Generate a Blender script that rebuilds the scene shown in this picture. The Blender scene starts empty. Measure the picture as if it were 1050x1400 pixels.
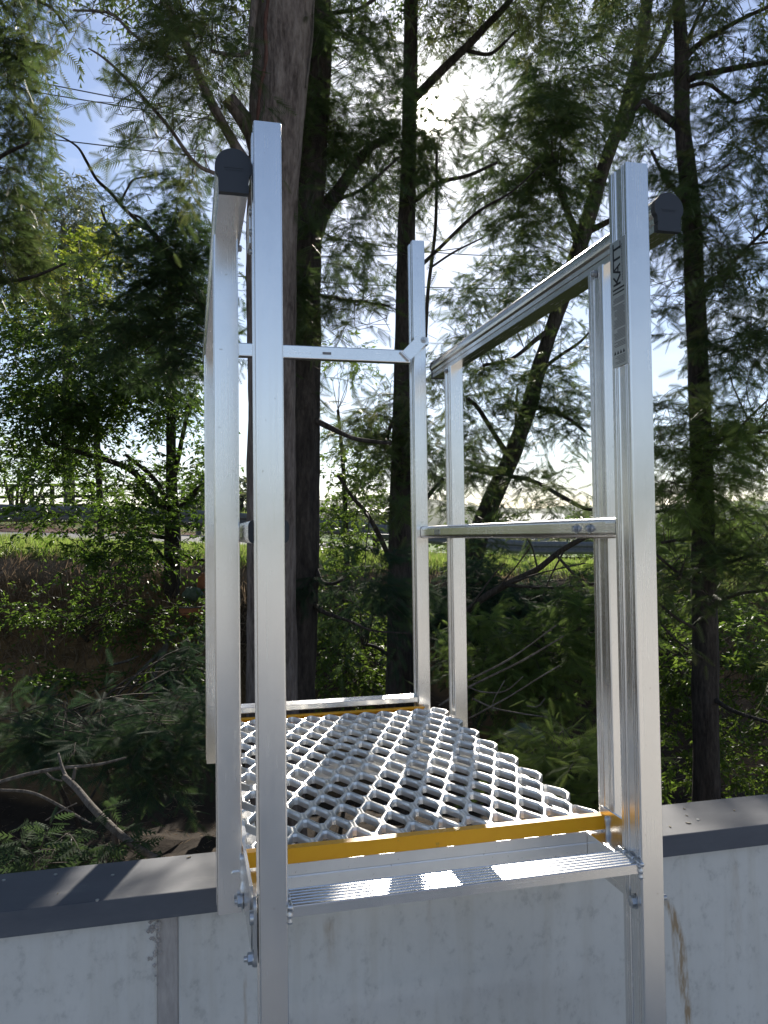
import bpy, math, random
import numpy as np
from mathutils import Vector, Matrix, noise as _mn
class mnoise:
    @staticmethod
    def noise(p): return _mn.noise(Vector((float(p[0]), float(p[1]), float(p[2]))))

SC = bpy.context.scene
COL = SC.collection
rng = np.random.default_rng(7)
random.seed(7)

# ------------------------------------------------------------------ camera
CAM_P = np.array([-0.0919, -1.1428, 0.0120])
CAM_R = np.array([0.97144481, -0.23694187, -0.01239071])
CAM_U = np.array([0.00509938, -0.0313608, 0.99949512])
CAM_F = np.array([0.23721083, 0.97101753, 0.02925702])
FPX = 1084.81                                   # focal length in pixels of a 1050 x 1400 picture
cd = bpy.data.cameras.new('camera')
cam = bpy.data.objects.new('camera', cd)
COL.objects.link(cam)
cd.sensor_fit = 'VERTICAL'
cd.sensor_height = 24.0
cd.lens = 24.0 * FPX / 1400.0
cd.clip_start = 0.05
cd.clip_end = 3000
M = Matrix.Identity(4)
for i in range(3):
    M[i][0] = CAM_R[i]; M[i][1] = CAM_U[i]; M[i][2] = -CAM_F[i]; M[i][3] = CAM_P[i]
cam.matrix_world = M
SC.camera = cam

# ------------------------------------------------------------------ world, sun, exposure
SUN = np.array([0.2659, 0.8397, 0.4735]); SUN /= np.linalg.norm(SUN)
SUN_EL = math.asin(SUN[2]); SUN_ROT = math.atan2(SUN[0], SUN[1])
w = bpy.data.worlds.new('World'); SC.world = w; w.use_nodes = True
nt = w.node_tree; nt.nodes.clear()
def N(t, kind, **kw):
    n = t.nodes.new(kind)
    for k, v in kw.items(): setattr(n, k, v)
    return n
wo = N(nt, 'ShaderNodeOutputWorld'); bg = N(nt, 'ShaderNodeBackground')
sky = N(nt, 'ShaderNodeTexSky', sky_type='NISHITA', sun_disc=False, sun_elevation=SUN_EL, sun_rotation=SUN_ROT,
        air_density=1.0, dust_density=0.12, ozone_density=2.2, altitude=100)
tc = N(nt, 'ShaderNodeTexCoord')
dot = N(nt, 'ShaderNodeVectorMath', operation='DOT_PRODUCT'); dot.inputs[1].default_value = SUN
nt.links.new(tc.outputs['Generated'], dot.inputs[0])
mx = N(nt, 'ShaderNodeMath', operation='MAXIMUM'); mx.inputs[1].default_value = 0
nt.links.new(dot.outputs['Value'], mx.inputs[0])
def wpow(e, s):
    p = N(nt, 'ShaderNodeMath', operation='POWER'); p.inputs[1].default_value = e
    nt.links.new(mx.outputs[0], p.inputs[0])
    m = N(nt, 'ShaderNodeMath', operation='MULTIPLY'); m.inputs[1].default_value = s
    nt.links.new(p.outputs[0], m.inputs[0]); return m
def wadd(a, b):
    m = N(nt, 'ShaderNodeMath', operation='ADD')
    nt.links.new(a.outputs[0], m.inputs[0]); nt.links.new(b.outputs[0], m.inputs[1]); return m
SKY_S = 0.088
CLOUD_OFF = (8.5, 11.5, 4.5)
aur = wadd(wadd(wpow(9000, 420), wpow(420, 9)), wpow(32, 2.3))     # hazy glare of thin cloud round the sun
# thin cloud: fractal noise on the sky plane
sep = N(nt, 'ShaderNodeSeparateXYZ'); nt.links.new(tc.outputs['Generated'], sep.inputs[0])
zz = N(nt, 'ShaderNodeMath', operation='ADD'); zz.inputs[1].default_value = 0.16
zm = N(nt, 'ShaderNodeMath', operation='MAXIMUM'); zm.inputs[1].default_value = 0.02
nt.links.new(sep.outputs['Z'], zm.inputs[0]); nt.links.new(zm.outputs[0], zz.inputs[0])
vd = N(nt, 'ShaderNodeVectorMath', operation='DIVIDE')
cmb = N(nt, 'ShaderNodeCombineXYZ')
for k in range(3): nt.links.new(zz.outputs[0], cmb.inputs[k])
nt.links.new(tc.outputs['Generated'], vd.inputs[0]); nt.links.new(cmb.outputs[0], vd.inputs[1])
cn = N(nt, 'ShaderNodeTexNoise'); cn.inputs['Scale'].default_value = 1.15; cn.inputs['Detail'].default_value = 9
cn.inputs['Roughness'].default_value = 0.58
off = N(nt, 'ShaderNodeVectorMath', operation='ADD'); off.inputs[1].default_value = CLOUD_OFF
nt.links.new(vd.outputs[0], off.inputs[0]); nt.links.new(off.outputs[0], cn.inputs['Vector'])
cr = N(nt, 'ShaderNodeMapRange'); cr.inputs[1].default_value = 0.54; cr.inputs[2].default_value = 0.74
nt.links.new(cn.outputs['Fac'], cr.inputs[0])
hz = N(nt, 'ShaderNodeMapRange'); hz.inputs[1].default_value = 0.32; hz.inputs[2].default_value = 0.0   # whiter towards the horizon
hz.inputs[3].default_value = 0.0; hz.inputs[4].default_value = 0.16
nt.links.new(sep.outputs['Z'], hz.inputs[0])
nrs = wadd(cr, wpow(60, 0.8))
nrs2 = wadd(nrs, hz); nrs2.use_clamp = True
cf = N(nt, 'ShaderNodeMath', operation='MULTIPLY'); cf.inputs[1].default_value = 0.82
nt.links.new(nrs2.outputs[0], cf.inputs[0])
mixc = N(nt, 'ShaderNodeMix', data_type='RGBA')
tint = N(nt, 'ShaderNodeMix', data_type='RGBA', blend_type='MULTIPLY'); tint.inputs['Factor'].default_value = 1
tint.inputs['B'].default_value = (1.10, .97, .95, 1); nt.links.new(sky.outputs[0], tint.inputs['A'])
nt.links.new(cf.outputs[0], mixc.inputs['Factor']); nt.links.new(tint.outputs['Result'], mixc.inputs['A'])
mixc.inputs['B'].default_value = (7.2, 7.5, 7.9, 1)
ag = N(nt, 'ShaderNodeVectorMath', operation='SCALE'); ag.inputs[0].default_value = (1.0, 0.95, 0.86)
nt.links.new(aur.outputs[0], ag.inputs['Scale'])
va = N(nt, 'ShaderNodeVectorMath', operation='ADD')
nt.links.new(mixc.outputs['Result'], va.inputs[0]); nt.links.new(ag.outputs[0], va.inputs[1])
nt.links.new(va.outputs[0], bg.inputs['Color']); bg.inputs['Strength'].default_value = SKY_S
nt.links.new(bg.outputs[0], wo.inputs['Surface'])

sl = bpy.data.lights.new('sun', 'SUN'); so = bpy.data.objects.new('sun', sl); COL.objects.link(so)
sl.energy = 4.5; sl.angle = math.radians(0.53); sl.color = (1.0, 0.93, 0.82)
so.rotation_euler = Vector(SUN).to_track_quat('Z', 'Y').to_euler()
so.location = (3, 9, 8)
SC.view_settings.view_transform = 'Standard'; SC.view_settings.look = 'None'
SC.view_settings.gamma = 1.0; SC.view_settings.use_curve_mapping = False
SC.view_settings.exposure = 0.85
SC.cycles.max_bounces = 8; SC.cycles.diffuse_bounces = 3; SC.cycles.glossy_bounces = 4
SC.cycles.transmission_bounces = 4; SC.cycles.sample_clamp_indirect = 6

# ------------------------------------------------------------------ helpers
def at(px, py, d):
    """world point seen at pixel (px, py) of the 1050 x 1400 photograph, d metres ahead"""
    return CAM_P + d * (CAM_F + (px - 525) / FPX * CAM_R - (py - 700) / FPX * CAM_U)
FH = np.array([CAM_F[0], CAM_F[1], 0]); FH /= np.linalg.norm(FH)
RH = np.array([FH[1], -FH[0], 0])
C0 = np.array([CAM_P[0], CAM_P[1], 0.0])

def tag(o, label=None, cat=None, group=None, kind=None):
    if label: o['label'] = label
    if cat: o['category'] = cat
    if group: o['group'] = group
    if kind: o['kind'] = kind
    return o
def link(name, me, mats, parent=None):
    o = bpy.data.objects.new(name, me); COL.objects.link(o)
    for m in (mats if isinstance(mats, (list, tuple)) else [mats]): me.materials.append(m)
    if parent is not None: o.parent = parent
    return o
def empty(name, loc, label, cat, group=None):
    o = bpy.data.objects.new(name, None); COL.objects.link(o); o.location = tuple(float(q) for q in loc); o.empty_display_size = .1
    return tag(o, label, cat, group)
def child_fix(o, root):
    o.parent = root; o.matrix_parent_inverse = Matrix.Translation(root.location).inverted(); return o

class MB:
    """collects geometry in world coordinates, then links it as one mesh object"""
    def __init__(s): s.v = []; s.f = []; s.m = []; s.sm = []
    def add(s, v, f, mi=0, smooth=False):
        o = len(s.v); s.v += [tuple(map(float, p)) for p in v]
        for q in f: s.f.append([i + o for i in q]); s.m.append(mi); s.sm.append(smooth)
    def ext(s, prof, org, A, B, L, mi=0, smooth=False, caps=True):
        """extrude the 2-D profile (a, b) along the vector L"""
        org, A, B, L = map(np.array, (org, A, B, L)); n = len(prof)
        b = [org + a * A + c * B for a, c in prof]; t = [p + L for p in b]
        f = [[i, (i + 1) % n, n + (i + 1) % n, n + i] for i in range(n)]
        s.add(b + t, f, mi, smooth)
        if caps: s.add(b, [list(range(n))[::-1]], mi); s.add(t, [list(range(n))], mi)
    def box(s, lo, hi, mi=0, r=0.0):
        lo, hi = np.array(lo, float), np.array(hi, float)
        if r <= 0:
            s.ext([(0, 0), (hi[0] - lo[0], 0), (hi[0] - lo[0], hi[1] - lo[1]), (0, hi[1] - lo[1])], lo, (1, 0, 0), (0, 1, 0), (0, 0, hi[2] - lo[2]), mi)
        else:
            s.ext(rr(hi[0] - lo[0], hi[1] - lo[1], r), lo, (1, 0, 0), (0, 1, 0), (0, 0, hi[2] - lo[2]), mi)
    def cyl(s, p, ax, r, h, n=16, mi=0, smooth=True, r2=None):
        p = np.array(p, float); ax = np.array(ax, float); ax /= np.linalg.norm(ax)
        t = np.array([0, 0, 1.]) if abs(ax[2]) < .9 else np.array([1., 0, 0])
        a = np.cross(ax, t); a /= np.linalg.norm(a); b = np.cross(ax, a); r2 = r if r2 is None else r2
        c0 = [p + r * (math.cos(k * 2 * math.pi / n) * a + math.sin(k * 2 * math.pi / n) * b) for k in range(n)]
        c1 = [p + ax * h + r2 * (math.cos(k * 2 * math.pi / n) * a + math.sin(k * 2 * math.pi / n) * b) for k in range(n)]
        s.add(c0 + c1, [[i, (i + 1) % n, n + (i + 1) % n, n + i] for i in range(n)], mi, smooth)
        s.add(c0, [list(range(n))[::-1]], mi); s.add(c1, [list(range(n))], mi)
    def tube(s, pts, rad, ns=8, mi=0, amp=0.0, fr=4.0, seed=0.0):
        v, f = tube_np(pts, rad, ns, amp, fr, seed); s.add(v, f, mi, True)
    def build(s, name, mats, parent=None, root=None):
        me = bpy.data.meshes.new(name); me.from_pydata(s.v, [], s.f)
        me.polygons.foreach_set('material_index', s.m); me.polygons.foreach_set('use_smooth', s.sm)
        me.update(); o = link(name, me, mats)
        if parent is not None:
            o.parent = parent
            if root is not None and parent is root: o.matrix_parent_inverse = Matrix.Translation(root.location).inverted()
        return o
def rr(w_, h_, r, k=3):
    out = []
    for cx, cy, a0 in ((w_ - r, r, -90), (w_ - r, h_ - r, 0), (r, h_ - r, 90), (r, r, 180)):
        for i in range(k + 1):
            a = math.radians(a0 + 90 * i / k); out.append((cx + r * math.cos(a), cy + r * math.sin(a)))
    return out
def catmull(P, n):
    P = np.array(P, float); Q = np.vstack([2 * P[0] - P[1], P, 2 * P[-1] - P[-2]]); out = []
    for i in range(len(P) - 1):
        a, b, c, d = Q[i:i + 4]
        for t in np.linspace(0, 1, n, endpoint=False):
            out.append(.5 * (2 * b + (c - a) * t + (2 * a - 5 * b + 4 * c - d) * t * t + (3 * b - a - 3 * c + d) * t ** 3))
    out.append(P[-1]); return np.array(out)
def tube_np(pts, rad, ns=8, amp=0.0, fr=4.0, seed=0.0):
    pts = np.asarray(pts, float); rad = np.asarray(rad, float); n = len(pts)
    T = np.gradient(pts, axis=0); T /= np.linalg.norm(T, axis=1)[:, None] + 1e-12
    a = np.cross(T[0], [0.3, 0.1, 1.0] if abs(T[0][2]) < .9 else [1, 0, 0.1]); a /= np.linalg.norm(a)
    V = np.zeros((n, ns, 3)); th = np.arange(ns) * 2 * math.pi / ns; cum = 0
    for i in range(n):
        a = a - T[i] * (a @ T[i]); a /= np.linalg.norm(a); b = np.cross(T[i], a)
        if i: cum += np.linalg.norm(pts[i] - pts[i - 1])
        r = np.full(ns, rad[i])
        if amp:
            r = r * np.array([1 + amp * (mnoise.noise((math.cos(t) * fr * .35 + seed, math.sin(t) * fr * .35, cum * 1.3)) + .8 * mnoise.noise((math.cos(t) * fr + seed, math.sin(t) * fr, cum * 3.0)) + .55 * mnoise.noise((math.cos(t) * fr * 2.3, math.sin(t) * fr * 2.3 + seed, cum * 7))) for t in th])
        V[i] = pts[i] + r[:, None] * (np.cos(th)[:, None] * a + np.sin(th)[:, None] * b)
    F = []
    for i in range(n - 1):
        for k in range(ns):
            k2 = (k + 1) % ns; F.append([i * ns + k, i * ns + k2, (i + 1) * ns + k2, (i + 1) * ns + k])
    F.append(list(range(ns))[::-1]); F.append([(n - 1) * ns + k for k in range(ns)])
    return V.reshape(-1, 3), F

# ------------------------------------------------------------------ materials
def mat(name):
    m = bpy.data.materials.new(name); m.use_nodes = True
    t = m.node_tree; b = t.nodes['Principled BSDF']; return m, t, b
def ramp(t, fac, stops):
    r = N(t, 'ShaderNodeValToRGB'); e = r.color_ramp.elements
    while len(e) < len(stops): e.new(0.5)
    for k, (p, c) in enumerate(stops): e[k].position = p; e[k].color = (*c, 1)
    t.links.new(fac, r.inputs[0]); return r
def objco(t, scale):
    c = N(t, 'ShaderNodeTexCoord'); m = N(t, 'ShaderNodeMapping'); m.inputs['Scale'].default_value = scale
    t.links.new(c.outputs['Object'], m.inputs['Vector']); return m.outputs[0]
def noise_n(t, vec, sc, det=4, rough=.55):
    n = N(t, 'ShaderNodeTexNoise'); n.inputs['Scale'].default_value = sc; n.inputs['Detail'].default_value = det
    n.inputs['Roughness'].default_value = rough; t.links.new(vec, n.inputs['Vector']); return n
def bump(t, b, h, strength, dist):
    k = N(t, 'ShaderNodeBump'); k.inputs['Strength'].default_value = strength; k.inputs['Distance'].default_value = dist
    t.links.new(h, k.inputs['Height']); t.links.new(k.outputs[0], b.inputs['Normal'])
def simple(name, col, rough=.6, metal=0.0, spec=.5):
    m, t, b = mat(name); b.inputs['Base Color'].default_value = (*col, 1); b.inputs['Roughness'].default_value = rough
    b.inputs['Metallic'].default_value = metal; b.inputs['Specular IOR Level'].default_value = spec; return m
def alu(name, scale, base=(.82, .805, .785), rough=(.20, .30), bs=.005):
    """extruded aluminium, drawn lines along the long axis, faint smudges and specks"""
    m, t, b = mat(name); b.inputs['Metallic'].default_value = 1.0
    g = noise_n(t, objco(t, scale), 1.0, 3, .6)
    s = noise_n(t, objco(t, (9, 9, 6)), 1.0, 5, .65)
    sp = noise_n(t, objco(t, (160, 160, 120)), 1.0, 2, .5)
    spr = ramp(t, sp.outputs['Fac'], [(.0, (1, 1, 1)), (.70, (1, 1, 1)), (.78, (.72, .71, .69))])
    c = ramp(t, s.outputs['Fac'], [(.25, tuple(x * .90 for x in base)), (.6, base), (.8, tuple(min(1, x * 1.04) for x in base))])
    mu = N(t, 'ShaderNodeMix', data_type='RGBA', blend_type='MULTIPLY'); mu.inputs['Factor'].default_value = 1
    t.links.new(c.outputs[0], mu.inputs['A']); t.links.new(spr.outputs[0], mu.inputs['B'])
    t.links.new(mu.outputs['Result'], b.inputs['Base Color'])
    ad = N(t, 'ShaderNodeMath', operation='MULTIPLY_ADD'); ad.inputs[1].default_value = .5
    t.links.new(g.outputs['Fac'], ad.inputs[0])
    hf = N(t, 'ShaderNodeMath', operation='MULTIPLY'); hf.inputs[1].default_value = .5
    t.links.new(s.outputs['Fac'], hf.inputs[0]); t.links.new(hf.outputs[0], ad.inputs[2])
    r = N(t, 'ShaderNodeMapRange'); r.inputs[1].default_value = .3; r.inputs[2].default_value = .7
    r.inputs[3].default_value = rough[0]; r.inputs[4].default_value = rough[1]
    t.links.new(ad.outputs[0], r.inputs[0]); t.links.new(r.outputs[0], b.inputs['Roughness'])
    bump(t, b, g.outputs['Fac'], bs, .002)
    return m
M_ALZ = alu('aluminium_upright', (420, 420, 2.2))
M_ALX = alu('aluminium_crossbar', (2.2, 420, 420))
M_ALY = alu('aluminium_rail', (420, 2.2, 420))
M_GRT = alu('aluminium_grating', (60, 60, 60), base=(.84, .835, .82), rough=(.36, .50), bs=.12)
M_MILL = alu('mill_finish_aluminium', (2.2, 420, 420), base=(.95, .95, .94), rough=(.42, .55))
M_WELD = alu('weld_metal', (200, 200, 200), base=(.72, .73, .75), rough=(.25, .5), bs=.5)
M_BOLT = alu('zinc_bolt', (90, 90, 90), base=(.55, .56, .57), rough=(.25, .45), bs=.1)
M_PLASTIC = simple('black_plastic', (.022, .027, .036), .48)
M_PRINT = simple('black_print', (.012, .012, .013), .5)
M_GREYPRINT = simple('fine_print_ink', (.20, .20, .20), .55)
M_FOIL = alu('label_foil', (30, 30, 30), base=(.64, .645, .63), rough=(.36, .46), bs=.02)

def yellow_mat():
    m, t, b = mat('yellow_paint')
    n = noise_n(t, objco(t, (30, 30, 30)), 1, 5, .7)
    c = ramp(t, n.outputs['Fac'], [(.0, (.34, .20, .06)), (.30, (.62, .33, .03)), (.37, (.96, .43, .008)), (.75, (1.0, .48, .010))])
    t.links.new(c.outputs[0], b.inputs['Base Color']); b.inputs['Roughness'].default_value = .42
    bump(t, b, n.outputs['Fac'], .1, .002); return m
M_YEL = yellow_mat()

def concrete_mat():
    m, t, b = mat('concrete')
    big = noise_n(t, objco(t, (3.0, 3.0, 1.5)), 1, 6, .6)
    c = ramp(t, big.outputs['Fac'], [(.25, (.50, .485, .455)), (.5, (.60, .585, .55)), (.75, (.67, .65, .61))])
    st = noise_n(t, objco(t, (26, 26, 1.6)), 1, 4, .6)
    sr = ramp(t, st.outputs['Fac'], [(.0, (1, 1, 1)), (.52, (1, 1, 1)), (.70, (.74, .69, .60))])
    sp = noise_n(t, objco(t, (30, 30, 22)), 1, 4, .7)
    pr = ramp(t, sp.outputs['Fac'], [(.0, (1.04, 1.04, 1.04)), (.50, (1, 1, 1)), (.58, (.95, .95, .95)), (.66, (.80, .80, .80))])
    m1 = N(t, 'ShaderNodeMix', data_type='RGBA', blend_type='MULTIPLY'); m1.inputs['Factor'].default_value = .28
    t.links.new(c.outputs[0], m1.inputs['A']); t.links.new(sr.outputs[0], m1.inputs['B'])
    m2 = N(t, 'ShaderNodeMix', data_type='RGBA', blend_type='MULTIPLY'); m2.inputs['Factor'].default_value = 1.0
    t.links.new(m1.outputs['Result'], m2.inputs['A']); t.links.new(pr.outputs[0], m2.inputs['B'])
    # brown run-off below the fixing on the right, a blotch left of centre: dirt with its own wandering shape
    oc = N(t, 'ShaderNodeTexCoord'); sx = N(t, 'ShaderNodeSeparateXYZ'); t.links.new(oc.outputs['Object'], sx.inputs[0])
    def mth(op, a, c=None, clamp=False):
        n = N(t, 'ShaderNodeMath', operation=op); n.use_clamp = clamp
        for k, q in enumerate((a, c)):
            if q is None: continue
            if isinstance(q, (int, float)): n.inputs[k].default_value = q
            else: t.links.new(q, n.inputs[k])
        return n.outputs[0]
    wob = noise_n(t, objco(t, (30, 30, 14)), 1, 4, .6).outputs['Fac']; grain = noise_n(t, objco(t, (150, 150, 26)), 1, 3, .6).outputs['Fac']
    def streak(pts, zt_, zb_, wd, amt):
        rp = ramp(t, mth('DIVIDE', mth('SUBTRACT', zt_, sx.outputs['Z']), zt_ - zb_), [(f_, (v_, v_, v_)) for f_, v_ in pts])
        dx = mth('ABSOLUTE', mth('SUBTRACT', mth('ADD', sx.outputs['X'], mth('MULTIPLY', mth('SUBTRACT', wob, .5), wd * 1.6)), rp.outputs[0]))
        core = mth('SUBTRACT', 1.0, mth('DIVIDE', dx, wd), True)
        zz_ = mth('MULTIPLY', mth('MULTIPLY', mth('SUBTRACT', zt_, sx.outputs['Z']), 40, True), mth('MULTIPLY', mth('SUBTRACT', sx.outputs['Z'], zb_), 9, True))
        gr_ = mth('MULTIPLY', mth('SUBTRACT', grain, .32), 3.2, True)
        return mth('MULTIPLY', mth('MULTIPLY', mth('POWER', core, .7), zz_), mth('MULTIPLY', gr_, amt))
    msk = mth('ADD', streak([(0, .848), (.10, .872), (.22, .889), (.5, .894), (.75, .908), (1, .935)], -.735, -1.15, .013, 1.5), streak([(0, .868), (.5, .874), (1, .878)], -.78, -.96, .005, .7))
    msk = mth('ADD', msk, streak([(0, .152), (1, .157)], -.690, -.80, .013, .9)); msk = mth('ADD', msk, streak([(0, -.086), (1, -.090)], -.77, -1.0, .004, .6))
    msk = mth('ADD', msk, mth('ADD', streak([(0, .345), (1, .352)], -.62, -.84, .006, .25), streak([(0, 1.02), (1, 1.03)], -.62, -.90, .010, .3)), True)
    m3 = N(t, 'ShaderNodeMix', data_type='RGBA'); t.links.new(msk, m3.inputs['Factor']); t.links.new(m2.outputs['Result'], m3.inputs['A']); m3.inputs['B'].default_value = (.34, .245, .15, 1)
    t.links.new(m3.outputs['Result'], b.inputs['Base Color']); b.inputs['Roughness'].default_value = .72
    bump(t, b, sp.outputs['Fac'], .12, .003); return m
M_CONC = concrete_mat()
M_STRAWBIT = simple('dry_leaflet', (.30, .25, .17), .8)
M_MORTAR = None
def mortar_mat():
    m, t, b = mat('joint_sealant')
    n = noise_n(t, objco(t, (60, 60, 14)), 1, 5, .7)
    c = ramp(t, n.outputs['Fac'], [(.3, (.30, .275, .26)), (.6, (.42, .385, .36)), (.8, (.50, .47, .44))])
    t.links.new(c.outputs[0], b.inputs['Base Color']); b.inputs['Roughness'].default_value = .85
    bump(t, b, n.outputs['Fac'], .4, .006); return m
M_MORTAR = mortar_mat()
def cap_mat():
    m, t, b = mat('charcoal_capping')
    n = noise_n(t, objco(t, (5, 18, 18)), 1, 6, .68)
    c = ramp(t, n.outputs['Fac'], [(.3, (.075, .082, .10)), (.6, (.10, .107, .125)), (.78, (.18, .18, .18))])
    t.links.new(c.outputs[0], b.inputs['Base Color'])
    b.inputs['Specular IOR Level'].default_value = .28
    r = N(t, 'ShaderNodeMapRange'); r.inputs[3].default_value = .42; r.inputs[4].default_value = .66
    t.links.new(n.outputs['Fac'], r.inputs[0]); t.links.new(r.outputs[0], b.inputs['Roughness'])
    bump(t, b, n.outputs['Fac'], .06, .004); return m
M_CAP = cap_mat()

def bark_mat(name, dark, mid, light, sc=1.0, strength=1.0):
    m, t, b = mat(name)
    n = noise_n(t, objco(t, (22 * sc, 22 * sc, 3.2 * sc)), 1, 7, .68)
    f = noise_n(t, objco(t, (70 * sc, 70 * sc, 22 * sc)), 1, 4, .6)
    a = N(t, 'ShaderNodeMath', operation='MULTIPLY_ADD'); a.inputs[1].default_value = .35
    t.links.new(f.outputs['Fac'], a.inputs[0]); 
    h = N(t, 'ShaderNodeMath', operation='MULTIPLY'); h.inputs[1].default_value = .7
    t.links.new(n.outputs['Fac'], h.inputs[0]); t.links.new(h.outputs[0], a.inputs[2])
    c = ramp(t, a.outputs[0], [(.38, dark), (.53, mid), (.68, light)])
    t.links.new(c.outputs[0], b.inputs['Base Color']); b.inputs['Roughness'].default_value = .85
    b.inputs['Specular IOR Level'].default_value = .25
    bump(t, b, a.outputs[0], strength, .035 / sc); return m
M_BARK1 = bark_mat('bark_grey_brown', (.055, .042, .037), (.16, .13, .115), (.27, .23, .205))
M_BARK2 = bark_mat('bark_dark', (.018, .015, .013), (.050, .042, .036), (.095, .08, .068))
M_BARK3 = bark_mat('bark_mossy', (.02, .018, .015), (.052, .045, .037), (.11, .10, .085))
M_TWIG = bark_mat('twig_bark', (.03, .024, .02), (.07, .056, .045), (.12, .10, .08), 3, .4)
M_DEAD = bark_mat('dead_wood', (.06, .05, .04), (.13, .112, .095), (.21, .19, .165), 2, .6)
M_CUT = simple('cut_wood', (.34, .17, .07), .8)

def leaf_mat(name, cols, trans, tw=.4, rough=.5, spec=.3):
    """leaf colour varies from frond to frond; part of the light passes through the blade"""
    m, t, b = mat(name); out = t.nodes['Material Output']
    at_ = N(t, 'ShaderNodeAttribute', attribute_name='rnd')
    c = ramp(t, at_.outputs['Fac'], [(i / (len(cols) - 1), k) for i, k in enumerate(cols)])
    t.links.new(c.outputs[0], b.inputs['Base Color']); b.inputs['Roughness'].default_value = rough
    b.inputs['Specular IOR Level'].default_value = spec
    tr = N(t, 'ShaderNodeBsdfTranslucent')
    c2 = ramp(t, at_.outputs['Fac'], [(i / (len(trans) - 1), k) for i, k in enumerate(trans)])
    t.links.new(c2.outputs[0], tr.inputs['Color'])
    mx_ = N(t, 'ShaderNodeMixShader'); mx_.inputs[0].default_value = tw
    t.links.new(b.outputs[0], mx_.inputs[1]); t.links.new(tr.outputs[0], mx_.inputs[2])
    t.links.new(mx_.outputs[0], out.inputs['Surface']); return m
M_WATTLE = leaf_mat('wattle_leaf', spec=.15, cols=[(.024, .044, .018), (.038, .062, .024), (.058, .080, .030), (.085, .090, .036)],
                    trans=[(.07, .12, .04), (.11, .17, .05), (.17, .22, .07), (.22, .22, .08)], tw=.38)
M_FERN = leaf_mat('blue_green_wattle_leaf', spec=.06, rough=.7, cols=[(.02, .038, .026), (.032, .056, .032), (.05, .078, .036)],
                  trans=[(.045, .09, .045), (.07, .125, .055), (.11, .17, .055)], tw=.28)
M_SUNLIT = leaf_mat('sunlit_wattle_leaf', spec=.1, rough=.65, cols=[(.04, .066, .022), (.068, .105, .03), (.10, .14, .04)],  # lighter wattle leaf, the look of sun on it put into the colour
                    trans=[(.12, .20, .05), (.19, .29, .07), (.28, .36, .09)], tw=.42)
M_BROAD = leaf_mat('broad_leaf', [(.026, .050, .014), (.042, .074, .018), (.07, .105, .024)],
                   [(.11, .20, .025), (.18, .30, .04), (.29, .40, .06)], .42, .42, .25)
M_LIME = leaf_mat('yellow_green_leaf', [(.07, .11, .02), (.11, .15, .025), (.17, .18, .03)],
                  [(.30, .40, .04), (.42, .50, .06), (.55, .52, .08)], .5, .4, .4)
M_GUM = leaf_mat('gum_leaf', [(.06, .075, .045), (.09, .105, .065), (.13, .14, .09)],
                 [(.12, .15, .07), (.18, .20, .10), (.24, .25, .13)], .35)
M_GRASS = leaf_mat('grass_blade', [(.06, .095, .02), (.09, .13, .03), (.15, .16, .06)],
                   [(.22, .33, .05), (.30, .42, .08), (.38, .40, .14)], .5, .5, .3)
M_STRAW = leaf_mat('dry_grass', [(.11, .075, .05), (.20, .145, .10), (.30, .23, .16)],
                   [(.2, .13, .08), (.3, .22, .14), (.4, .3, .2)], .3, .8, .1)

def ground_mat():
    m, t, b = mat('soil')
    a = N(t, 'ShaderNodeAttribute', attribute_name='soil')
    n = noise_n(t, objco(t, (1, 1, 1)), 3.5, 8, .7)
    r = ramp(t, n.outputs['Fac'], [(.25, (.5, .5, .5)), (.5, (.95, .95, .95)), (.75, (1.45, 1.4, 1.3))])
    mu = N(t, 'ShaderNodeMix', data_type='RGBA', blend_type='MULTIPLY'); mu.inputs['Factor'].default_value = 1
    t.links.new(a.outputs['Color'], mu.inputs['A']); t.links.new(r.outputs[0], mu.inputs['B'])
    t.links.new(mu.outputs['Result'], b.inputs['Base Color']); b.inputs['Roughness'].default_value = .95
    b.inputs['Specular IOR Level'].default_value = .15
    bump(t, b, n.outputs['Fac'], .5, .05); return m
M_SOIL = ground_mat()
def rough_mat(name, c0, c1, sc, rough=.9, bs=.2):
    m, t, b = mat(name); n = noise_n(t, objco(t, (1, 1, 1)), sc, 6, .65)
    c = ramp(t, n.outputs['Fac'], [(.3, c0), (.7, c1)]); t.links.new(c.outputs[0], b.inputs['Base Color'])
    b.inputs['Roughness'].default_value = rough; bump(t, b, n.outputs['Fac'], bs, .01); return m
M_ROAD = rough_mat('asphalt', (.10, .10, .10), (.17, .165, .16), 60)
M_STEEL = rough_mat('galvanised_steel', (.07, .075, .075), (.14, .145, .14), 12, .5, .05)
M_TIMBER = rough_mat('dark_timber', (.03, .026, .022), (.07, .06, .05), 20)
M_HILL = rough_mat('hill_woodland', (.035, .055, .03), (.10, .12, .07), .12, .95, 0)
M_ROOF = rough_mat('pale_roof_sheet', (.50, .50, .50), (.62, .62, .60), 3, .5, .05)
M_SHEDWALL = rough_mat('shed_wall', (.26, .24, .21), (.34, .31, .28), 3)
M_WIRE = simple('cable', (.03, .03, .035), .6)
M_CLAYPIPE = rough_mat('terracotta', (.22, .075, .03), (.40, .15, .06), 25, .85)
M_MOSS = rough_mat('mossy_stone', (.045, .07, .045), (.12, .15, .10), 30)

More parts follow.
